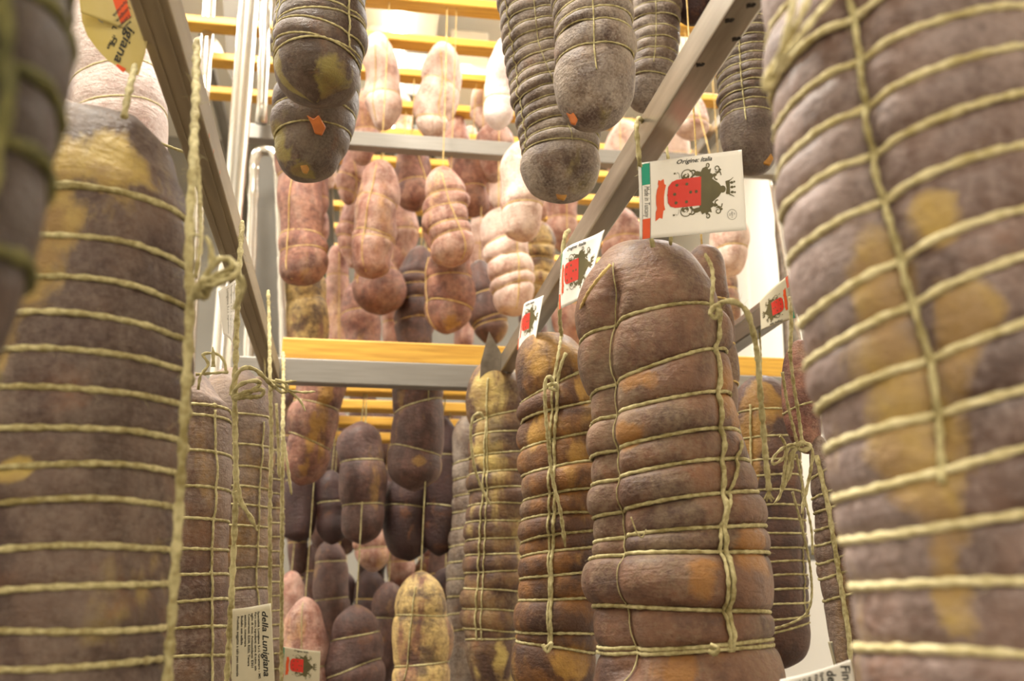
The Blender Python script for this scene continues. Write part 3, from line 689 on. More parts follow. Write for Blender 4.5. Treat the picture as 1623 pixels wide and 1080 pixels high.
def fill_label(x, y, D, mat, anch):
    a = min(anch, key=lambda q: (q[1] - x) ** 2 + ((q[2] - y) * .6) ** 2); dx, dy = x - a[1], (y - a[2]) * .7
    w_ = ('right of' if dx > 0 else 'left of') if abs(dx) > abs(dy) else ('below' if dy > 0 else 'above')
    lab = 'small %s salami %s in the back, %s %s' % (HUE[mat], 'blurred' if D < 2.9 else 'far', 'just ' + w_ if dx * dx + dy * dy < 3000 else w_, a[0])
    k = USED.get(lab, 0); USED[lab] = k + 1
    return lab if k == 0 else lab.replace('small ', ('smaller ', 'narrow ', 'half hidden ')[min(k - 1, 2)])
GT = 'pale small salami hanging from the high slats'; GM = 'small salami hanging in the middle of the picture'; GL = 'small salami hanging below the low crossbar'
def bg(label, D, prof, rings, mat, grp, hang, seed, longs=(), **kw):
    kw.setdefault('lump', .085); kw.setdefault('p_cap', 2.1); kw.setdefault('ring_a', .09); kw.setdefault('tw', .0012)
    return salami(label, D, prof, rings, mat, longs=longs, hang=hang, nu=36, nv=72, seed=seed, tmat='twinegold' if grp != GL else 'twine', group=grp, **kw)
# top row
bg('pale salami with a red-brown tip at top, left of the centre slats', 2.3, [(52, 598, 10), (80, 600, 24), (130, 606, 27), (170, 608, 27), (206, 606, 10)], [(140, 3)], 'pale', GT, 'A', 101, [[(70, 598), (190, 598)]])
bg('pale salami with a twisted neck hanging in front of the slats at top centre', 2.3, [(68, 700, 12), (95, 702, 27), (140, 698, 30), (180, 686, 30), (205, 690, 24), (222, 696, 9)], [(120, -5), (180, -6)], 'pale', GT, 'A', 102, [[(80, 700), (190, 702)]])
bg('small pinkish salami left of the pair at top right of the slats', 2.6, [(124, 770, 8), (145, 768, 18), (180, 766, 19), (206, 770, 8)], [(165, 2)], 'pale', GT, 'A', 103)
bg('white-bloomed salami close to the long grey ribbed one', 2.2, [(60, 800, 8), (100, 796, 20), (150, 792, 23), (185, 790, 22), (206, 792, 8)], [(148, 2)], 'white', GT, 'A', 104)
bg('small salami under the white-bloomed one, cut by the high crossbar', 2.5, [(196, 775, 8), (215, 780, 28), (250, 782, 30), (290, 782, 10)], [(230, 3)], 'pink', GT, 'A', 105)
bg('pinkish salami half hidden behind the dark pair at top left centre', 2.5, [(140, 582, 8), (165, 580, 26), (220, 578, 28), (262, 575, 10)], [(200, 3)], 'pink', GT, 'A', 106)
bg('salami directly above the high crossbar, right of the twisted-neck one', 2.7, [(175, 722, 8), (195, 720, 18), (235, 722, 20), (275, 722, 8)], [(220, 3)], 'pink', GT, 'A', 107)
# middle
bg('long red-brown salami with a bright ring at the left end of the middle row', 2.05, [(180, 468, 10), (225, 470, 32), (300, 476, 37), (365, 478, 38), (425, 480, 37), (447, 482, 22), (452, 482, 8)], [(268, -4), (362, -2), (388, 0)], 'red', GM, 'A', 110, [{'p': [(250, 471), (440, 468)], 'g': .02}])
bg('brown mould-speckled salami below the long red-brown one', 2.25, [(400, 484, 10), (440, 482, 34), (490, 486, 36), (550, 486, 36), (600, 488, 30), (640, 488, 8)], [(470, 4)], 'ochre', GM, 'A', 111)
bg('narrow salami peeping out right of the long red-brown one, upper', 2.5, [(250, 506, 6), (280, 508, 13), (320, 508, 14), (342, 508, 6)], [(310, 0)], 'red', GM, 'A', 112)
bg('narrow salami peeping out right of the long red-brown one, lower', 2.6, [(330, 508, 6), (350, 510, 12), (370, 510, 12), (386, 510, 5)], [], 'pink', GM, 'A', 113)
bg('curled pink salami with a fat streak left of the tall centre one', 2.6, [(236, 560, 8), (262, 560, 20), (295, 554, 21), (325, 552, 8)], [(275, -6), (300, -5)], 'pink', GM, 'A', 114, [[(245, 562), (320, 558)]])
bg('tall pink salami with three rings just left of centre', 2.1, [(254, 604, 12), (285, 602, 29), (340, 598, 34), (390, 592, 34), (425, 590, 28), (442, 590, 9)], [(306, -8), (362, -4), (370, 0)], 'pink', GM, 'A', 115, [{'p': [(262, 600), (430, 583)], 'g': .02}])
bg('dark-ended salami tucked under the high crossbar at centre left', 2.4, [(220, 652, 10), (250, 652, 26), (300, 656, 28), (322, 656, 24), (336, 656, 8)], [(280, 2)], 'red', GM, 'A', 116, [[(240, 664), (330, 664)]])
bg('bumpy salami with wrinkled brown tip at the centre of the middle row', 2.05, [(264, 702, 12), (292, 702, 30), (340, 706, 33), (375, 712, 34), (405, 715, 30), (424, 716, 10)], [(300, 2), (322, 3), (348, 4), (366, 6)], 'pink', GM, 'A', 117, [{'p': [(275, 702), (410, 730)], 'g': .02}], ring_a=.14)
bg('brownish salami behind the centre one, just under the high crossbar', 2.5, [(225, 748, 10), (250, 746, 28), (300, 748, 28), (330, 750, 25), (345, 750, 8)], [(290, 0)], 'red', GM, 'A', 118)
bg('pale salami with a drooping dark tip, right of centre', 2.0, [(225, 826, 10), (260, 826, 32), (310, 828, 34), (350, 826, 32), (375, 822, 20), (382, 820, 7)], [(316, 4)], 'pale', GM, 'A', 119)
bg('tall ridged cream salami below the drooping-tip one', 2.2, [(330, 790, 10), (352, 794, 32), (400, 804, 36), (450, 810, 34), (490, 812, 26), (502, 812, 8)], [(372, 4), (400, 4), (430, 6), (448, 6)], 'pale', GM, 'A', 120, [[(345, 812), (490, 818)]], ring_a=.15)
bg('ridged tan salami right behind the cream one', 2.4, [(350, 848, 10), (375, 852, 26), (420, 856, 27), (460, 852, 24), (478, 848, 8)], [(385, 0), (405, 0), (428, 0), (448, 0)], 'ochre', GM, 'A', 121, ring_a=.14)
bg('lumpy pair-ended salami under the tall pink one', 2.3, [(402, 600, 14), (430, 596, 34), (460, 600, 38), (485, 604, 30), (500, 606, 9)], [(425, 4)], 'red', GM, 'A', 122, [[(410, 570), (440, 572)]], lump=.14)
bg('dark red short salami standing above the low slat, left of centre', 2.5, [(440, 578, 8), (470, 574, 29), (505, 574, 31), (545, 576, 28), (580, 578, 8)], [(488, 2)], 'red', GM, 'A', 123)
bg('brown blunt salami with a yellow tip directly above the low slat', 2.1, [(388, 710, 14), (420, 710, 33), (470, 712, 38), (505, 708, 34), (530, 706, 12)], [(432, 0), (474, -2)], 'red', GM, 'A', 124, [[(400, 680), (520, 676)]], patch=[(512, 715, 12, 14)])
bg('dark wrinkled salami left of the brown blunt one', 2.35, [(390, 668, 10), (415, 664, 26), (460, 658, 30), (510, 656, 30), (560, 656, 26), (590, 656, 8)], [(430, 4), (446, 4), (468, 4), (500, 4)], 'dusk', GM, 'A', 125, ring_a=.15)
bg('slim pale salami with one thin ring in the gap left of centre', 2.7, [(388, 536, 8), (410, 536, 17), (470, 536, 19), (540, 536, 18), (590, 536, 8)], [(433, 0)], 'pink', GM, 'A', 126, [[(400, 540), (540, 540)]])
bg('purple-grey salami at the low slat right of the blunt one', 2.4, [(412, 760, 8), (436, 762, 24), (480, 770, 30), (520, 778, 30), (548, 780, 10)], [(460, 4), (500, 6), (508, 4)], 'dusk', GM, 'A', 127, ring_a=.13)
bg('rosy salami behind the tall pink one, upper left', 2.7, [(312, 566, 8), (340, 562, 20), (380, 556, 21), (425, 560, 8)], [(352, -3), (372, -4), (392, -4)], 'pink', GM, 'A', 128, ring_a=.14)
bg('rosy salami peeping out right of the tall pink one', 2.6, [(318, 636, 8), (345, 636, 22), (390, 636, 24), (432, 636, 8)], [(360, 3)], 'pink', GM, 'A', 129)
bg('very slim pale salami in the gap right of centre', 2.8, [(340, 756, 6), (365, 758, 13), (400, 758, 14), (428, 756, 6)], [(385, 0)], 'pale', GM, 'A', 130)
for i, (x, y0, y1, hw, mt, D) in enumerate(((625, 455, 560, 18, 'pink', 2.8), (690, 330, 400, 20, 'pink', 3.0), (520, 250, 300, 14, 'pale', 3.0), (775, 260, 345, 15, 'red', 2.9), (610, 320, 395, 20, 'red', 3.0),
        (735, 350, 440, 18, 'red', 2.9), (855, 250, 350, 22, 'pink', 2.8), (545, 470, 580, 16, 'red', 3.0), (790, 240, 330, 15, 'pale', 2.7), (735, 440, 560, 16, 'red', 3.0), (845, 455, 560, 22, 'dusk', 2.7),
        (890, 280, 400, 24, 'pink', 2.6), (640, 150, 235, 14, 'pale', 3.1), (745, 200, 250, 14, 'pink', 3.1), (575, 600, 700, 20, 'dusk', 2.8), (672, 440, 540, 18, 'red', 3.0))):
    m = (y0 + y1) / 2
    bg(fill_label(x, m, D, mt, ANCH_M), D, [(y0, x, 6), (y0 + hw, x, hw * .95), (m, x - 1, hw), (y1 - hw, x, hw * .9), (y1, x + 1, 6)], [m], mt, 'half hidden small salami in the back', 'A', 140 + i)
# right of the rail
bg('lumpy pale salami in front of the white wall, right of the crest label', 1.9, [(340, 1150, 12), (365, 1155, 30), (400, 1156, 32), (425, 1154, 24), (438, 1152, 8)], [(385, 4)], 'pale', GM, 'A', 170)
bg('tan salami below the lumpy pale one in front of the white wall', 2.1, [(425, 1150, 10), (450, 1150, 22), (490, 1150, 24), (520, 1148, 20), (533, 1146, 8)], [(455, 4)], 'ochre', GM, 'A', 171)
bg('brown salami touching the right side of the big brown one', 1.1, [(388, 1112, 15), (415, 1116, 30), (470, 1120, 34), (560, 1126, 40), (680, 1130, 48), (780, 1140, 50), (850, 1150, 30), (880, 1150, 8)], [(470, 0), (540, 0), (600, 0), (650, 0), (700, 0)], 'brown', G1, 'A', 172)
bg('pinkish salami behind the crest label', 2.2, [(150, 1095, 10), (175, 1095, 24), (205, 1096, 26), (222, 1096, 8)], [(185, 0)], 'pale', GM, 'A', 174)
bg('rosy salami left of the crest label behind the rail', 2.3, [(330, 985, 10), (360, 985, 30), (400, 984, 32), (440, 982, 10)], [(370, 4)], 'pink', GM, 'A', 175)
bg('blurred pink salami below the high crossbar right of the ribbed one', 2.6, [(190, 985, 8), (215, 990, 26), (260, 990, 28), (300, 985, 8)], [(240, 4)], 'pale', GM, 'A', 176)
bg('blurred rosy salami behind the small crest label', 2.2, [(440, 900, 10), (465, 905, 26), (510, 905, 28), (560, 905, 10)], [(480, 4)], 'pink', GM, 'A', 177)
bg('pale salami in front of the white wall above the crest label', 2.5, [(195, 1060, 8), (215, 1065, 24), (260, 1068, 26), (300, 1068, 8)], [(240, 4)], 'pale', GM, 'A', 178)
# lower
bg('leaning salami with an ochre stripe under the left end of the low crossbar', 1.75, [(560, 516, 14), (605, 508, 38), (660, 500, 40), (710, 490, 36), (745, 480, 32), (770, 474, 12)], [(636, -4), (694, -8)], 'red', GL, 'B', 201, lump=.07, patch=[(600, 528, 60, 10), (680, 505, 40, 10), (740, 490, 16, 10)])
bg('purple-grey salami hung on three strands below the low crossbar', 1.85, [(668, 572, 12), (690, 572, 30), (740, 572, 36), (795, 574, 37), (840, 574, 34), (864, 574, 10)], [(728, 2), (798, 0)], 'dusk', GL, 'B', 202)
bg('dark red salami with a diagonal ring below the middle of the low crossbar', 1.7, [(560, 656, 14), (605, 660, 36), (660, 662, 40), (720, 658, 42), (755, 656, 38), (780, 656, 10)], [(638, 12), (709, -6)], 'dusk', GL, 'B', 203, lump=.07, patch=[(730, 672, 12, 12)])
bg('very dark salami low behind the left row', 2.0, [(690, 474, 8), (730, 474, 24), (800, 474, 26), (845, 474, 22), (860, 474, 8)], [(760, 0)], 'dusky', GL, 'B', 204)
bg('very dark narrow salami between the grey and the leaning ones', 2.0, [(745, 526, 8), (770, 524, 22), (820, 526, 23), (850, 526, 20), (864, 526, 8)], [(795, 0)], 'dusky', GL, 'B', 205)
bg('dark round-ended salami under the one with the diagonal ring', 1.9, [(740, 650, 14), (780, 650, 38), (830, 646, 40), (870, 648, 32), (890, 650, 10)], [(800, 0)], 'dusky', GL, 'B', 206)
bg('dark salami with a round tip left of the right row', 1.9, [(660, 700, 10), (700, 702, 28), (780, 704, 32), (840, 698, 28), (866, 696, 22), (882, 695, 8)], [(720, 0), (800, 0)], 'dusky', GL, 'B', 207)
bg('pink domed salami with a pale seam above the small lower label', 1.7, [(946, 484, 8), (975, 484, 30), (1020, 484, 38), (1080, 484, 40), (1160, 484, 20)], [(1060, 0)], 'pink', GL, 'B', 208, [{'p': [(955, 484), (1060, 486)], 'w': .6}])
bg('purple wrinkled salami with slanting rings at the bottom centre left', 1.7, [(958, 565, 12), (985, 565, 32), (1040, 560, 44), (1080, 562, 46), (1180, 562, 20)], [(1010, 10), (1062, 12)], 'dusk', GL, 'B', 209, lump=.07)
bg('ochre netted salami with two bright rings at the bottom centre', 1.6, [(905, 667, 12), (935, 667, 34), (975, 668, 42), (1040, 668, 43), (1100, 668, 42), (1180, 668, 20)], [(976, -2), (1055, 2)], 'ochre', GL, 'B', 210, [{'p': [(930, 662), (1080, 646)], 'g': .02}], lump=.045)
bg('rosy salami high behind the pink domed one', 2.1, [(855, 524, 10), (880, 524, 24), (930, 524, 26), (980, 528, 26), (1020, 528, 8)], [(890, 0), (950, 0)], 'dusk', GL, 'B', 211)
bg('pinkish salami at the left edge of the bottom gap', 2.2, [(905, 462, 8), (930, 462, 20), (970, 462, 22), (1010, 462, 8)], [], 'pink', GL, 'B', 212)
bg('slim purple salami left of the ochre netted one', 2.0, [(922, 616, 8), (945, 616, 22), (1000, 614, 24), (1050, 612, 22), (1080, 612, 8)], [(980, 0)], 'dusk', GL, 'B', 213)
bg('pink folded salami tip in the middle of the bottom gap', 2.3, [(830, 590, 10), (855, 590, 26), (885, 592, 26), (908, 592, 8)], [(868, 0)], 'pink', GL, 'B', 214)
bg('dark salami behind the ochre netted one at right', 1.95, [(900, 706, 10), (930, 706, 24), (1000, 706, 26), (1100, 706, 24), (1160, 706, 8)], [(960, 0)], 'dusky', GL, 'B', 215)
for i, (x, y0, y1, hw, mt, D) in enumerate(((636, 850, 930, 22, 'pink', 2.6), (675, 880, 930, 16, 'ochre', 2.7), (700, 860, 960, 20, 'dusk', 2.5), (548, 780, 880, 22, 'dusk', 2.6), (610, 760, 850, 20, 'dusky', 2.5),
        (500, 860, 950, 16, 'dusk', 2.7), (585, 900, 1000, 22, 'dusky', 2.5), (640, 950, 1080, 20, 'dusky', 2.6), (530, 1010, 1130, 24, 'dusk', 2.2), (612, 1040, 1150, 26, 'dusky', 2.2), (725, 800, 900, 20, 'dusk', 2.4),
        (610, 640, 740, 24, 'dusk', 2.6), (535, 650, 760, 20, 'dusk', 2.6), (455, 620, 760, 24, 'dusk', 2.2), (715, 640, 740, 20, 'dusk', 2.6))):
    m = (y0 + y1) / 2
    bg(fill_label(x, m, D, mt, ANCH_L), D, [(y0, x, 6), (y0 + hw, x, hw * .95), (m, x - 1, hw), (y1 - hw, x, hw * .9), (y1, x + 1, 6)], [m], mt, 'half hidden small salami in the lower gap', 'B', 240 + i)

qf = np.random.RandomState(5)
for i in range(34):  # extra bodies added to cover the bright wall and keep the lower gap dark
    D = 2.55 + .15 * (i % 7) + qf.uniform(-.02, .02); x = 452 + (i * 71 % 275) + qf.uniform(-6, 6); hw = qf.uniform(19, 24) * 2.6 / D; y0 = 690 + (i * 97 % 330); y1 = y0 + qf.uniform(90, 120); m = (y0 + y1) / 2
    bg(fill_label(x, m, D, ('dusk', 'dusky', 'dusk', 'red')[i % 4], ANCH_L), D, [(y0, x, 6), (y0 + hw, x, hw * .95), (m, x - 1, hw), (y1 - hw, x, hw * .9), (y1, x + 1, 6)], [m], ('dusk', 'dusky', 'dusk', 'red')[i % 4], 'half hidden small salami in the lower gap', 'B', 300 + i)
# ---------------------------------------------------------------- ropes, bows and loose ends tied to the foreground salami
def pr(name, key, pts, r, **kw):
    """rope through photo points (x, y, depth)"""
    return rope(name, [at(x, y, d) for x, y, d in pts], r, info[key]['root'], **kw)
pr('hanging_cord', 'FL', [(312, 66, .655), (310, 160, .60), (306, 260, .55), (300, 380, .52), (300, 440, .515), (302, 470, .512), (298, 560, .508), (290, 700, .50), (281, 850, .50), (271, 1000, .50), (264, 1100, .50)], .0024, n=200, fuzz=120)
pr('hanging_cord', 'FL', [(308, 200, .61), (316, 300, .57), (318, 380, .53), (310, 440, .52)], .0013, n=80, fuzz=30)
pr('knot', 'FL', [(310, 470, .512), (318, 448, .500), (330, 452, .503), (322, 470, .507), (312, 462, .500), (326, 440, .503)], .0022, n=50, fuzz=20)
pr('bow_loop', 'FL', [(318, 452, .503), (335, 440, .50), (352, 432, .498), (368, 424, .498), (366, 412, .50), (350, 412, .503), (336, 424, .505), (324, 444, .505)], .0014, n=70, fuzz=30)
pr('bow_loop', 'FL', [(320, 456, .50), (345, 450, .495), (368, 440, .493), (378, 430, .495), (370, 416, .50), (352, 410, .506), (334, 414, .508)], .0014, n=70, fuzz=20)
pr('loose_end', 'FL', [(322, 446, .505), (334, 420, .505), (334, 392, .506), (326, 374, .506)], .0015, n=40, fuzz=20, taper=True)
pr('loose_end', 'FL', [(330, 450, .502), (352, 440, .497), (374, 436, .497), (384, 446, .498), (382, 468, .499), (368, 492, .50)], .0015, n=60, fuzz=20, taper=True)
pr('cord_hair', 'FL', [(296, 376, .505), (308, 372, .505), (320, 374, .505)], .0006, n=20)
# second row cords at left
pr('hanging_cord', 'LA', [(384, 352, .955), (378, 450, .90), (374, 560, .865), (372, 640, .855), (374, 760, .85), (370, 880, .85), (364, 1000, .85), (358, 1100, .85)], .0024, n=180, fuzz=80)
pr('bow_loop', 'LA', [(368, 628, .845), (378, 612, .84), (400, 604, .838), (412, 608, .84), (396, 622, .84), (372, 634, .842)], .0018, n=60, fuzz=12)
pr('bow_loop', 'LA', [(368, 630, .845), (390, 622, .84), (416, 618, .838), (414, 628, .84), (390, 630, .84), (372, 632, .842)], .0018, n=60, fuzz=12)
pr('bow_loop', 'LA', [(366, 626, .85), (372, 600, .845), (386, 584, .845), (404, 586, .85), (420, 600, .86), (432, 612, .87)], .0018, n=60, fuzz=12)
pr('loose_end', 'LA', [(314, 618, .84), (318, 596, .84), (330, 578, .845), (322, 562, .845), (345, 562, .85), (356, 575, .85), (358, 590, .85)], .0012, n=60, fuzz=10)
pr('loose_end', 'LA', [(338, 582, .845), (338, 560, .845), (337, 550, .845)], .0016, n=20, taper=True)
pr('loose_end', 'LA', [(310, 594, .84), (335, 592, .845), (362, 590, .85)], .0012, n=30, fuzz=5)
pr('loose_end', 'LA', [(372, 780, .842), (384, 800, .84), (398, 822, .838), (408, 842, .838)], .0019, n=40, fuzz=15, taper=True)
pr('loose_end', 'LA', [(372, 700, .842), (376, 760, .84), (384, 800, .84)], .0015, n=40, fuzz=10)
pr('hanging_cord', 'LB', [(425, 462, 1.17), (427, 520, 1.12), (428, 600, 1.06), (430, 700, 1.05), (428, 800, 1.05), (428, 930, 1.05), (428, 1060, 1.05)], .0021, n=140, fuzz=40)
pr('knot', 'LB', [(426, 606, 1.05), (434, 612, 1.045), (428, 618, 1.05), (436, 604, 1.048)], .002, n=30)
pr('loose_end', 'LB', [(430, 606, 1.05), (445, 622, 1.05), (455, 620, 1.05), (452, 608, 1.05), (436, 602, 1.05)], .0016, n=40)
pr('loose_end', 'LB', [(430, 604, 1.05), (450, 606, 1.05), (470, 604, 1.05)], .0014, n=30, taper=True)
pr('loose_end', 'LB', [(430, 606, 1.05), (455, 618, 1.05), (478, 622, 1.05), (500, 621, 1.05)], .0013, n=30, taper=True)
pr('loose_end', 'LB', [(432, 606, 1.05), (460, 622, 1.05), (476, 636, 1.05), (484, 652, 1.05)], .0013, n=30, taper=True)
pr('hanging_cord', 'LC', [(449, 560, 1.52), (449, 620, 1.40), (448, 700, 1.32), (447, 850, 1.3), (446, 1080, 1.3)], .0026, n=120, fuzz=20)
pr('loose_end', 'LC', [(449, 690, 1.31), (456, 740, 1.3), (462, 785, 1.3)], .0018, n=30, taper=True)
pr('loose_end', 'LC', [(438, 640, 1.31), (441, 700, 1.3), (442, 758, 1.3)], .0018, n=30, taper=True)
# the cord of the far-left one's label
pr('hanging_cord', 'FL', [(214, 105, .62), (208, 130, .60), (201, 160, .585), (197, 186, .575)], .0020, n=50, fuzz=20)
# centre salami
pr('hanging_cord', 'C', [(1022, 198, .81), (1013, 188, .785), (1009, 202, .768), (1012, 240, .762), (1014, 262, .766), (1022, 320, .80), (1035, 392, .81)], .0018, n=90, fuzz=40)
pr('hanging_cord', 'C', [(1056, 232, .86), (1066, 300, .85), (1063, 388, .83)], .0014, n=60, fuzz=10)
pr('loose_end', 'C', [(1136, 490, .735), (1144, 480, .73), (1162, 478, .725), (1182, 492, .725), (1192, 520, .725), (1200, 560, .727), (1204, 610, .73), (1209, 670, .733), (1214, 730, .737), (1219, 778, .74)], .0021, n=140, fuzz=120)
for k in range(5):
    pr('frayed_strand', 'C', [(1219, 776, .74), (1218 + (k - 2) * 2, 786, .739), (1219 + (k - 2) * 4, 792 + (k % 2) * 4, .738)], .0006, n=10)
pr('top_cord', 'C', [(1118, 404, .775), (1128, 424, .755), (1130, 450, .742), (1128, 475, .735), (1130, 492, .732)], .0015, n=50, fuzz=20)
pr('top_cord', 'C', [(968, 420, .80), (950, 440, .80), (930, 468, .82), (918, 500, .85), (916, 530, .87)], .0014, n=50, mat=M['twinegold'], fuzz=10)
pr('knot', 'C', [(1128, 486, .735), (1140, 492, .728), (1134, 504, .729), (1126, 496, .731), (1138, 484, .729), (1142, 500, .73)], .0020, n=50, fuzz=20)
pr('knot', 'C', [(1126, 1024, .70), (1138, 1028, .697), (1134, 1036, .697), (1124, 1032, .70)], .0018, n=30, fuzz=10)
pr('top_cord', 'C', [(1000, 820, .70), (1010, 846, .695), (1018, 852, .695), (1024, 840, .697)], .0005, n=30)
# amber one
pr('hanging_cord', 'D2', [(902, 366, 1.09), (896, 372, 1.07), (892, 400, 1.062), (891, 450, 1.07), (887, 500, 1.09), (890, 534, 1.12)], .0022, n=60, fuzz=15)
pr('top_cord', 'D2', [(890, 532, 1.12), (886, 556, 1.09), (880, 590, 1.08), (876, 610, 1.07)], .0017, n=30)
pr('loose_end', 'D2', [(878, 610, 1.06), (872, 598, 1.055), (865, 602, 1.055), (864, 640, 1.055), (869, 700, 1.055), (876, 760, 1.053), (888, 810, 1.05), (896, 868, 1.05)], .0019, n=120, fuzz=30, taper=True)
pr('knot', 'D2', [(868, 612, 1.06), (880, 608, 1.055), (882, 618, 1.057), (870, 616, 1.055)], .0020, n=30)
pr('knot', 'D2', [(862, 1030, 1.03), (874, 1020, 1.025), (868, 1034, 1.027), (860, 1022, 1.03)], .0018, n=30)
# slim one
pr('loose_end', 'D3', [(768, 664, 1.425), (760, 655, 1.42), (750, 662, 1.42), (746, 690, 1.42), (752, 740, 1.42), (764, 775, 1.42), (778, 802, 1.42)], .0020, n=80, fuzz=10, taper=True)
# right hand knot bundle
def pk(pts, r=.0013, nm='loose_end', **kw): return pr(nm, 'R3', [(x, y, .90) for x, y in pts], r, **kw)
pk([(1252, 560), (1258, 610), (1266, 660), (1272, 708)], .0016, 'hanging_cord', n=60, fuzz=12)
pk([(1240, 590), (1248, 640), (1258, 680), (1264, 706)], .0014, 'hanging_cord', n=60, fuzz=12)
pk([(1253, 470), (1254, 520), (1252, 560)], .0018, 'hanging_cord', n=30)
pk([(1260, 706), (1272, 702), (1284, 708), (1272, 714), (1262, 708), (1276, 700)], .0022, 'knot', n=40, fuzz=10)
pk([(1268, 706), (1250, 706), (1234, 716), (1224, 730), (1226, 736), (1240, 728), (1246, 712), (1240, 696), (1236, 692)], n=70, fuzz=8)
pk([(1266, 708), (1250, 712), (1244, 740), (1240, 768), (1236, 786), (1226, 800)], n=50, fuzz=12, taper=True)
pk([(1266, 708), (1256, 716), (1250, 740), (1244, 764), (1240, 780)], .0018, n=50, fuzz=12, taper=True)
pk([(1266, 708), (1258, 720), (1254, 746), (1246, 768)], .0014, n=40, fuzz=12, taper=True)
pk([(1280, 706), (1288, 716), (1284, 750), (1276, 786), (1270, 815)], .0015, n=50, fuzz=8, taper=True)
pk([(1262, 720), (1270, 760), (1278, 800), (1286, 840), (1288, 880)], .0011, n=60)
pr('loose_end', 'R1', [(1256, 780, 1.12), (1272, 840, 1.12), (1284, 900, 1.12), (1286, 950, 1.12), (1276, 975, 1.12), (1250, 990, 1.12), (1222, 998, 1.12)], .0014, n=90, fuzz=10)
for pts in ([(1290, -20), (1262, 40), (1228, 100), (1212, 128), (1216, 142), (1226, 120), (1244, 60), (1262, -10)], [(1330, -15), (1290, 30), (1255, 75), (1225, 120), (1214, 140)]):
    pr('loose_strand', 'FR', [(x, y, .395 + (.0 if x < 1240 else -.012)) for x, y in pts], .0013, n=80, mat=M['twinepale'])

# ---------------------------------------------------------------- paper labels with flat print
def paper(label, corners, mat, bulge, seed=1, nx=24, ny=18, wave=0.0):
    """corners: TL, TR, BR, BL as (x, y, depth); returns (root, map(u, v, lift)) with u right, v down in 0..1"""
    A, Bc, Cc, Dd = [at(*c) for c in corners]
    def base(u, v):
        u = np.asarray(u, float)[..., None]; v = np.asarray(v, float)[..., None]
        P = A * (1 - u) * (1 - v) + Bc * u * (1 - v) + Cc * u * v + Dd * (1 - u) * v
        nrm = np.cross(Bc - A, Dd - A); nrm /= np.linalg.norm(nrm)
        if nrm.dot(FW) > 0: nrm = -nrm
        return P, nrm
    def mp(u, v, lift=0.0):
        P, nrm = base(u, v); u = np.asarray(u, float)[..., None]; v = np.asarray(v, float)[..., None]
        return P + nrm * (bulge * np.sin(np.pi * u) + wave * np.sin(2 * np.pi * (u * .9 + v * .3)) + lift)
    root = empty('paper_label', A, label, 'label')
    def sheet(l, rv):
        u, v = np.meshgrid(np.linspace(0, 1, nx), np.linspace(0, 1, ny)); f = lambda a: a
        rc = .03
        uu = u.copy(); vv = v.copy()
        V = mp(uu, vv, l).reshape(-1, 3); F_ = grid_faces(nx, ny, False).tolist()
        return V, ([q[::-1] for q in F_] if rv else F_)
    V1, f1 = sheet(0, False); V2, f2 = sheet(-.0003, True); k = len(V1)
    rim = []
    idx = [i for i in range(nx)] + [j * nx + nx - 1 for j in range(1, ny)] + [(ny - 1) * nx + i for i in range(nx - 2, -1, -1)] + [j * nx for j in range(ny - 2, 0, -1)]
    for a, b in zip(idx, idx[1:] + idx[:1]): rim.append([a, k + a, k + b, b])
    child('sheet', np.vstack([V1, V2]), f1 + [[i + k for i in q] for q in f2] + rim, mat, root)
    return root, mp
LIFT = .00025
def put2d(name, V2, faces, root, mp, mat, scale=(1, 1), lift=LIFT):
    """V2 in label units -> mesh on the paper"""
    me = bmesh.new(); vs = [me.verts.new((x / scale[0], y / scale[1], 0)) for x, y in V2]
    for q in faces:
        try: me.faces.new([vs[i] for i in q])
        except ValueError: pass
    bmesh.ops.triangulate(me, faces=me.faces[:])
    for _ in range(3):
        ed = [e for e in me.edges if e.calc_length() > .06]
        if not ed: break
        bmesh.ops.subdivide_edges(me, edges=ed, cuts=1, use_grid_fill=False)
        bmesh.ops.triangulate(me, faces=me.faces[:])
    P = np.array([v.co[:] for v in me.verts]); fc = [[v.index for v in f.verts] for f in me.faces]
    me.verts.index_update(); fc = [[v.index for v in f.verts] for f in me.faces]; me.free()
    return child(name, mp(P[:, 0], P[:, 1], lift), fc, mat, root, False)
def poly(P): return [tuple(p) for p in P], [list(range(len(P)))]
def stroke(P, w0, w1=None, n=30):
    Q = catmull(np.array([(x, y, 0) for x, y in P], float), n)[:, :2]; T = np.gradient(Q, axis=0); T /= np.linalg.norm(T, axis=1)[:, None] + 1e-9
    Nn = np.stack([-T[:, 1], T[:, 0]], 1); w = np.linspace(w0, w0 if w1 is None else w1, n)[:, None] / 2
    V = np.vstack([Q + Nn * w, Q - Nn * w]); return V.tolist(), [[i, i + 1, n + i + 1, n + i] for i in range(n - 1)]
def spiral(cx, cy, r0, r1, a0, a1, w0, w1, n=34):
    a = np.linspace(math.radians(a0), math.radians(a1), n); r = np.linspace(r0, r1, n)
    return stroke([(cx + x * math.cos(t), cy + x * math.sin(t)) for x, t in zip(r, a)][::3], w0, w1, n)
def star(cx, cy, r, k=6):
    return poly([(cx + (r if i % 2 == 0 else r * .6) * math.cos(i * math.pi / k), cy + (r if i % 2 == 0 else r * .6) * math.sin(i * math.pi / k)) for i in range(2 * k)])
def disc(cx, cy, rx, ry, n=16): return poly([(cx + rx * math.cos(i * 2 * math.pi / n), cy + ry * math.sin(i * 2 * math.pi / n)) for i in range(n)])
def merge2(L):
    V = []; Fc = []
    for v, f in L:
        k = len(V); V += [tuple(p) for p in v]; Fc += [[i + k for i in q] for q in f]
    return V, Fc
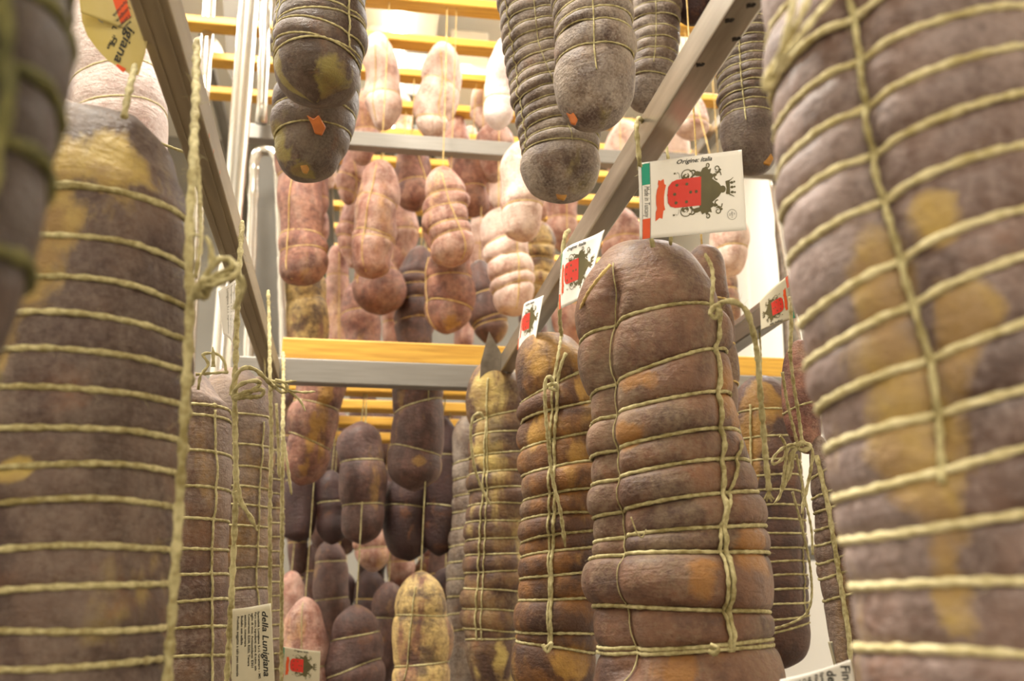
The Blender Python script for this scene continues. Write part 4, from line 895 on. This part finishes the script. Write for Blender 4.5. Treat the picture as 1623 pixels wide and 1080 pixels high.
def text2d(body, x, y, size, rot=0, shear=0.0, bold=0.0, width=None):
    """text with its baseline start at (x, y), y pointing down; rot in degrees clockwise"""
    cu = bpy.data.curves.new('t', 'FONT'); cu.body = body; cu.size = size; cu.shear = shear; cu.offset = bold; cu.resolution_u = 2
    ob = bpy.data.objects.new('t', cu); me = bpy.data.meshes.new_from_object(ob)
    V = np.array([v.co[:2] for v in me.vertices]).reshape(-1, 2); Fc = [list(p.vertices) for p in me.polygons]
    bpy.data.objects.remove(ob); bpy.data.curves.remove(cu); bpy.data.meshes.remove(me)
    if width: V[:, 0] *= width / max(V[:, 0].max(), 1e-6)
    V[:, 1] *= -1; r = math.radians(rot); c, s = math.cos(r), math.sin(r)
    return [(x + a * c - b * s, y + a * s + b * c) for a, b in V], Fc
def crest(root, mp, sx, sy, dx=0, dy=0, k=1.0, small=False, skip=()):
    """crest print; units are hundredths of the zoomed label: 10.6 wide, 7.9 high"""
    S = (sx, sy)
    def t(g): return [((a * k + dx), (b * k + dy)) for a, b in g[0]], g[1]
    def P(name, g, mat, lift=LIFT):
        g = t(g); return put2d(name, g[0], g[1], root, mp, mat, S, lift)
    if 'stripe' not in skip:
        P('printed_stripe', poly([(.2, .15), (.85, .1), (.85, 2.3), (.2, 2.35)]), M['inkgreen'])
        P('printed_stripe', poly([(.2, 5.85), (.85, 5.8), (.85, 7.85), (.2, 7.9)]), M['inkorange'])
        P('printed_text', text2d('Made in Tuscany', .38, 2.45, .62, 90, .25, .0, 3.25), M['inkblack'])
        P('printed_line', merge2([stroke([(.2, .1), (.2, 7.9)], .03, n=8), stroke([(.88, .1), (.88, 7.9)], .03, n=8)]), M['inkblack'])
    P('printed_text', text2d('Origine: Italia', 3.1, .62, .62, 1, .32, .012, 3.9), M['inkblack'])
    cy = 3.65
    P('printed_ribbon', poly([(1.55, 2.0), (1.72, 2.12), (2.0, 1.95), (2.08, 2.5), (2.22, 2.62), (2.1, 3.2), (2.04, 3.8), (2.06, 4.6), (2.16, 5.1), (2.0, 5.2), (1.92, 6.0), (1.66, 5.88), (1.3, 6.2),
                               (1.32, 5.25), (1.42, 4.9), (1.34, 4.4), (1.34, 3.6), (1.42, 3.0), (1.56, 2.6), (1.5, 2.4)]), M['inkorange'])
    # mantling: body, then scrolls mirrored about cy
    half = [(5.6, cy), (5.6, cy - 1.55), (5.2, cy - 1.6), (4.9, cy - 1.9), (5.3, cy - 2.1), (5.7, cy - 1.95), (5.9, cy - 2.3), (6.2, cy - 2.15), (6.35, cy - 2.45), (6.6, cy - 2.1), (6.9, cy - 2.2), (6.8, cy - 1.75),
            (7.1, cy - 1.6), (6.95, cy - 1.2), (7.3, cy - .95), (7.75, cy - .65), (8.05, cy - .25), (8.15, cy)]
    body = half + [(x, 2 * cy - y) for x, y in half[-2:0:-1]]
    body = [p for p in body if True]
    P('printed_crest', poly(half), M['inkolive']); P('printed_crest', poly([(x, 2 * cy - y) for x, y in half]), M['inkolive'])
    P('printed_crest', disc(8.15, cy, .36, .36), M['inkolive'])
    sc_ = []
    for m in (1, -1):
        f = lambda g: ([(x, cy + m * (y)) for x, y in g[0]], g[1])
        sc_ += [f(spiral(4.15, -1.75, .75, .22, 60, -420, .1, .07)), f(spiral(4.1, -1.75, .25, .1, 0, 300, .2, .1)), f(spiral(7.55, -2.1, .36, .12, 120, -300, .12, .08)), f(spiral(6.45, -2.55, .25, .08, 90, -250, .14, .08)),
                f(stroke([(4.6, -1.45), (5.0, -1.75), (5.4, -1.7), (5.9, -1.9)], .16, .3, 20)), f(stroke([(7.1, -1.45), (7.5, -1.6), (7.9, -1.75), (8.05, -1.4)], .14, .1, 20)),
                f(stroke([(6.9, -1.2), (7.2, -1.45), (7.35, -1.1), (7.6, -1.0)], .16, .12, 20)), f(disc(7.3, -1.5, .24, .16)), f(disc(7.9, -1.95, .16, .12)), f(disc(3.0, -2.1, .1, .09)),
                f(stroke([(3.15, -2.0), (3.3, -2.15), (3.45, -1.9), (3.5, -1.55)], .03, .03, 16)), f(disc(3.9, -1.65, .14, .2)), f(stroke([(4.5, -2.1), (4.9, -2.2), (5.2, -1.95)], .1, .16, 14))]
    g = merge2(sc_); P('printed_scroll', g, M['inkolive'], LIFT * 1.2)
    P('printed_shield', poly([(2.3, cy), (2.36, cy - .1), (2.4, cy - .8), (2.75, cy - 1.3), (3.2, cy - 1.45), (5.75, cy - 1.5), (5.75, cy + 1.38), (3.1, cy + 1.38), (2.65, cy + 1.2), (2.4, cy + .8), (2.36, cy + .1)]), M['inkred'], LIFT * 1.6)
    P('printed_star', merge2([star(x, y, .2) for x, y in ((3.2, cy - .9), (4.2, cy - .9), (3.0, cy), (4.62, cy - .05), (5.22, cy - .05), (3.15, cy + .88), (4.2, cy + .88))]), M['inkolive'], LIFT * 2.2)
    P('printed_crown', merge2([poly([(8.5, cy - .75), (9.0, cy - .85), (8.95, cy + .6), (8.5, cy + .5), (8.6, cy - .1)])] +
        [stroke([(8.9, cy + d), (9.15, cy + d * 1.15), (9.4, cy + d * 1.4)], .12, .05, 10) for d in (-.75, .6)] + [disc(9.2, cy + d, .2, .13) for d in (-.55, -.1, .4)] + [disc(9.5, cy + d * 1.1, .1, .1) for d in (-.55, -.1, .4)]), M['inkolive'])
    if not small:
        P('printed_stamp', merge2([spiral(9.05, 6.25, .5, .5, 0, 360, .03, .03)]), M['inkblack'])
        P('printed_text', merge2([text2d('IT', 9.2, 6.1, .22, 90), text2d('1869 S', 8.95, 5.9, .24, 90), text2d('CE', 8.72, 6.1, .22, 90)]), M['inkblack'])
    return
# 1 the large one
root, mp = paper('large white label with red shield crest reading Origine Italia, hung from the right rail', [(1012, 259, .765), (1177, 237, .85), (1181, 365, .85), (1012, 380, .765)], M['paper'], .0035, wave=.0015)
crest(root, mp, 10.6, 7.9)
put2d('printed_text', *text2d('TU', -.02, .6, .5, 90, .2, .01), root, mp, M['inkblack'], (10.6, 7.9)) if False else None
# 2, 3 smaller ones further along the rail
root, mp = paper('small twisted crest label second along the right rail', [(891, 402, 1.055), (955, 364, .88), (938, 462, .91), (890, 492, 1.05)], M['paper'], .003, wave=.003)
crest(root, mp, 10.6, 7.9, small=True)
root, mp = paper('small curled crest label third along the right rail, above the slim salami', [(830, 486, 1.29), (860, 468, 1.155), (852, 536, 1.175), (822, 556, 1.30)], M['paper'], .003, wave=.002)
crest(root, mp, 10.6, 7.9, small=True)
# 4 on the side rail at right, seen upside down
root, mp = paper('tilted crest label lying against the side rail at right', [(1262, 504, 1.08), (1206, 524, 1.16), (1204, 478, 1.18), (1250, 436, 1.08)], M['paperdull'], .003)
crest(root, mp, 10.6, 7.9, small=True)
# 5 lower left, text label
root, mp = paper('cream text label reading della Lunigiana at the bottom left', [(369, 966, .80), (430, 957, .83), (436, 1110, .83), (366, 1120, .80)], M['paperdull'], .001, wave=.0008)
S = (6.2, 15.2)
put2d('printed_heading', *text2d('della Lunigiana', 4.62, .9, 1.35, 90, .3, .03, 10.4), root, mp, M['inkblack'], S)
for i, (l, wd) in enumerate((('Specialità Lunigiana S.r.l. Gramaro - MS', 10.6), ('Puro suino, ingredienti: carne di suino, sale', 9.2), ('aglio di vino. Antiossidanti: E301', 8.6), ('Conservanti: E250, E252. Tenere', 8.2), ('asciutto, conservare', 5.0), ('Budello non edibile', 4.6), ('Prodotto soggetto a calo peso naturale', 9.4))):
    put2d('printed_line_of_text', *text2d(l, 3.85 - i * .55, .9 + .05 * i, .48, 90, 0, .012, wd), root, mp, M['inkblack'], S)
# 6 lower crest label
root, mp = paper('crest label hanging low in front of the pink domed salami', [(445, 1025, 1.30), (508, 1033, 1.34), (506, 1090, 1.34), (443, 1082, 1.30)], M['paperdull'], .003)
crest(root, mp, 10.6, 7.9, small=True)
# 7 bottom right text label
root, mp = paper('white text label at the bottom right beside the huge right salami', [(1236, 1078, .62), (1348, 1046, .60), (1372, 1180, .60), (1256, 1200, .62)], M['paper'], .003)
S = (11.5, 13.0)
put2d('printed_heading', *text2d('Fine', 9.9, .3, 1.9, 90, .3, .04, 3.4), root, mp, M['inkblack'], S)
put2d('printed_heading', *text2d('della Lunigiana', 7.7, .4, 1.9, 90, .3, .04, 11.0), root, mp, M['inkblack'], S)
for i, l in enumerate(('Specialità Lunigiana S.r.l.', 'Filetto, ingredienti: carne', 'aglio di vino, Antiossid.', 'Conservanti: E250, E252', 'Tenere asciutto, cons.', 'Budello non edibile', 'Prodotto soggetto')):
    put2d('printed_line_of_text', *text2d(l, 6.7 - i * .95, .4 + .08 * i, .7, 90, 0, .015, 9.0), root, mp, M['inkblack'], S)
# dark back of a second label behind it
root, mp = paper('shadowed grey-green label strip behind the bottom right text label', [(1312, 1018, .93), (1348, 1010, .93), (1362, 1060, .93), (1324, 1066, .93)], M['paperdull'], .002)
put2d('printed_bar', *merge2([poly([(x, .5), (x + .8, .5), (x + .8, 9), (x, 9)]) for x in (1, 4, 7)]), root, mp, M['inkgrey'], (10, 10))
# 8 top left label, hung by its lower corner
root, mp = paper('stained label hanging askew in front of the pale salami at top left', [(120, -60, .64), (205, -60, .66), (234, 62, .655), (128, 20, .64)], M['paperyellow'], .002)
def sheet_at(P, d, mat):
    V = np.array([at(x, y, d) for x, y in P]); n = len(P); V = np.vstack([V, V + HF * .0005])
    return child('sheet_lower_half', V, [list(range(n))[::-1], list(range(n, 2 * n))] + [[i, (i + 1) % n, n + (i + 1) % n, n + i] for i in range(n)], mat, root, False)
sheet_at([(126, -10), (235, 40), (233, 66), (230, 84), (219, 119), (207, 118), (190, 108), (170, 95), (152, 76), (138, 56), (130, 34)], .648, M['paperyellow'])
S = (10.0, 14.0)
# here u runs from the lower-left edge upward, so place print directly by photo position
def at_photo(name, g, root, plane_d, mat):
    V = np.array([at(x, y, plane_d) for x, y in g[0]]) - FW * .0045
    return child(name, V, g[1], mat, root, False)
at_photo('printed_heading', text2d('igiana', 207, 44, 21, 112, .25, .35, 60), root, .652, M['inkblack'])
at_photo('printed_shield', poly([(166, -30), (204, -30), (206, 10), (212, 30), (196, 42), (184, 32), (172, 14)]), root, .652, M['inkorange'])
at_photo('printed_line_of_text', merge2([text2d('Specialità', 204, 4, 7, 132, 0, .2, 32), text2d('Lunigiana', 208, 14, 7, 132, 0, .2, 30), text2d('Toscana', 209, 26, 7, 132, 0, .2, 26), text2d('Italia', 210, 36, 6, 132, 0, .2, 18)]), root, .647, M['inkblack'])
at_photo('printed_stamp', merge2([text2d('CE', 186, 62, 9, 120, 0, .4, 14), text2d('IT 1869', 184, 58, 6, 118, 0, .2, 24), text2d('L', 184, 44, 10, 120, 0, .5)]), root, .652, M['inkblack'])
at_photo('printed_scroll', merge2([spiral(158, 8, 10, 3, 0, 400, 2, 1.5), spiral(168, 30, 9, 3, 90, 480, 2, 1.5)]), root, .652, M['inkgrey'])
at_photo('printed_stripe', poly([(190, 104), (204, 112), (200, 118), (188, 108)]), root, .652, M['inkorange'])
# 9 translucent label behind the bow at left
root, mp = paper('thin pale label with rows of small print behind the bow of twine at left', [(346, 462, .97), (376, 440, .99), (368, 545, .99), (354, 530, .97)], M['paper'], .003)
for i in range(3):
    put2d('printed_line_of_text', *text2d('Lunigiana S.r.l. ingredienti', 7.8 - i * 2.2, .6, 1.6, 90, 0, .02, 10.5), root, mp, M['inkgrey'], (10, 12))
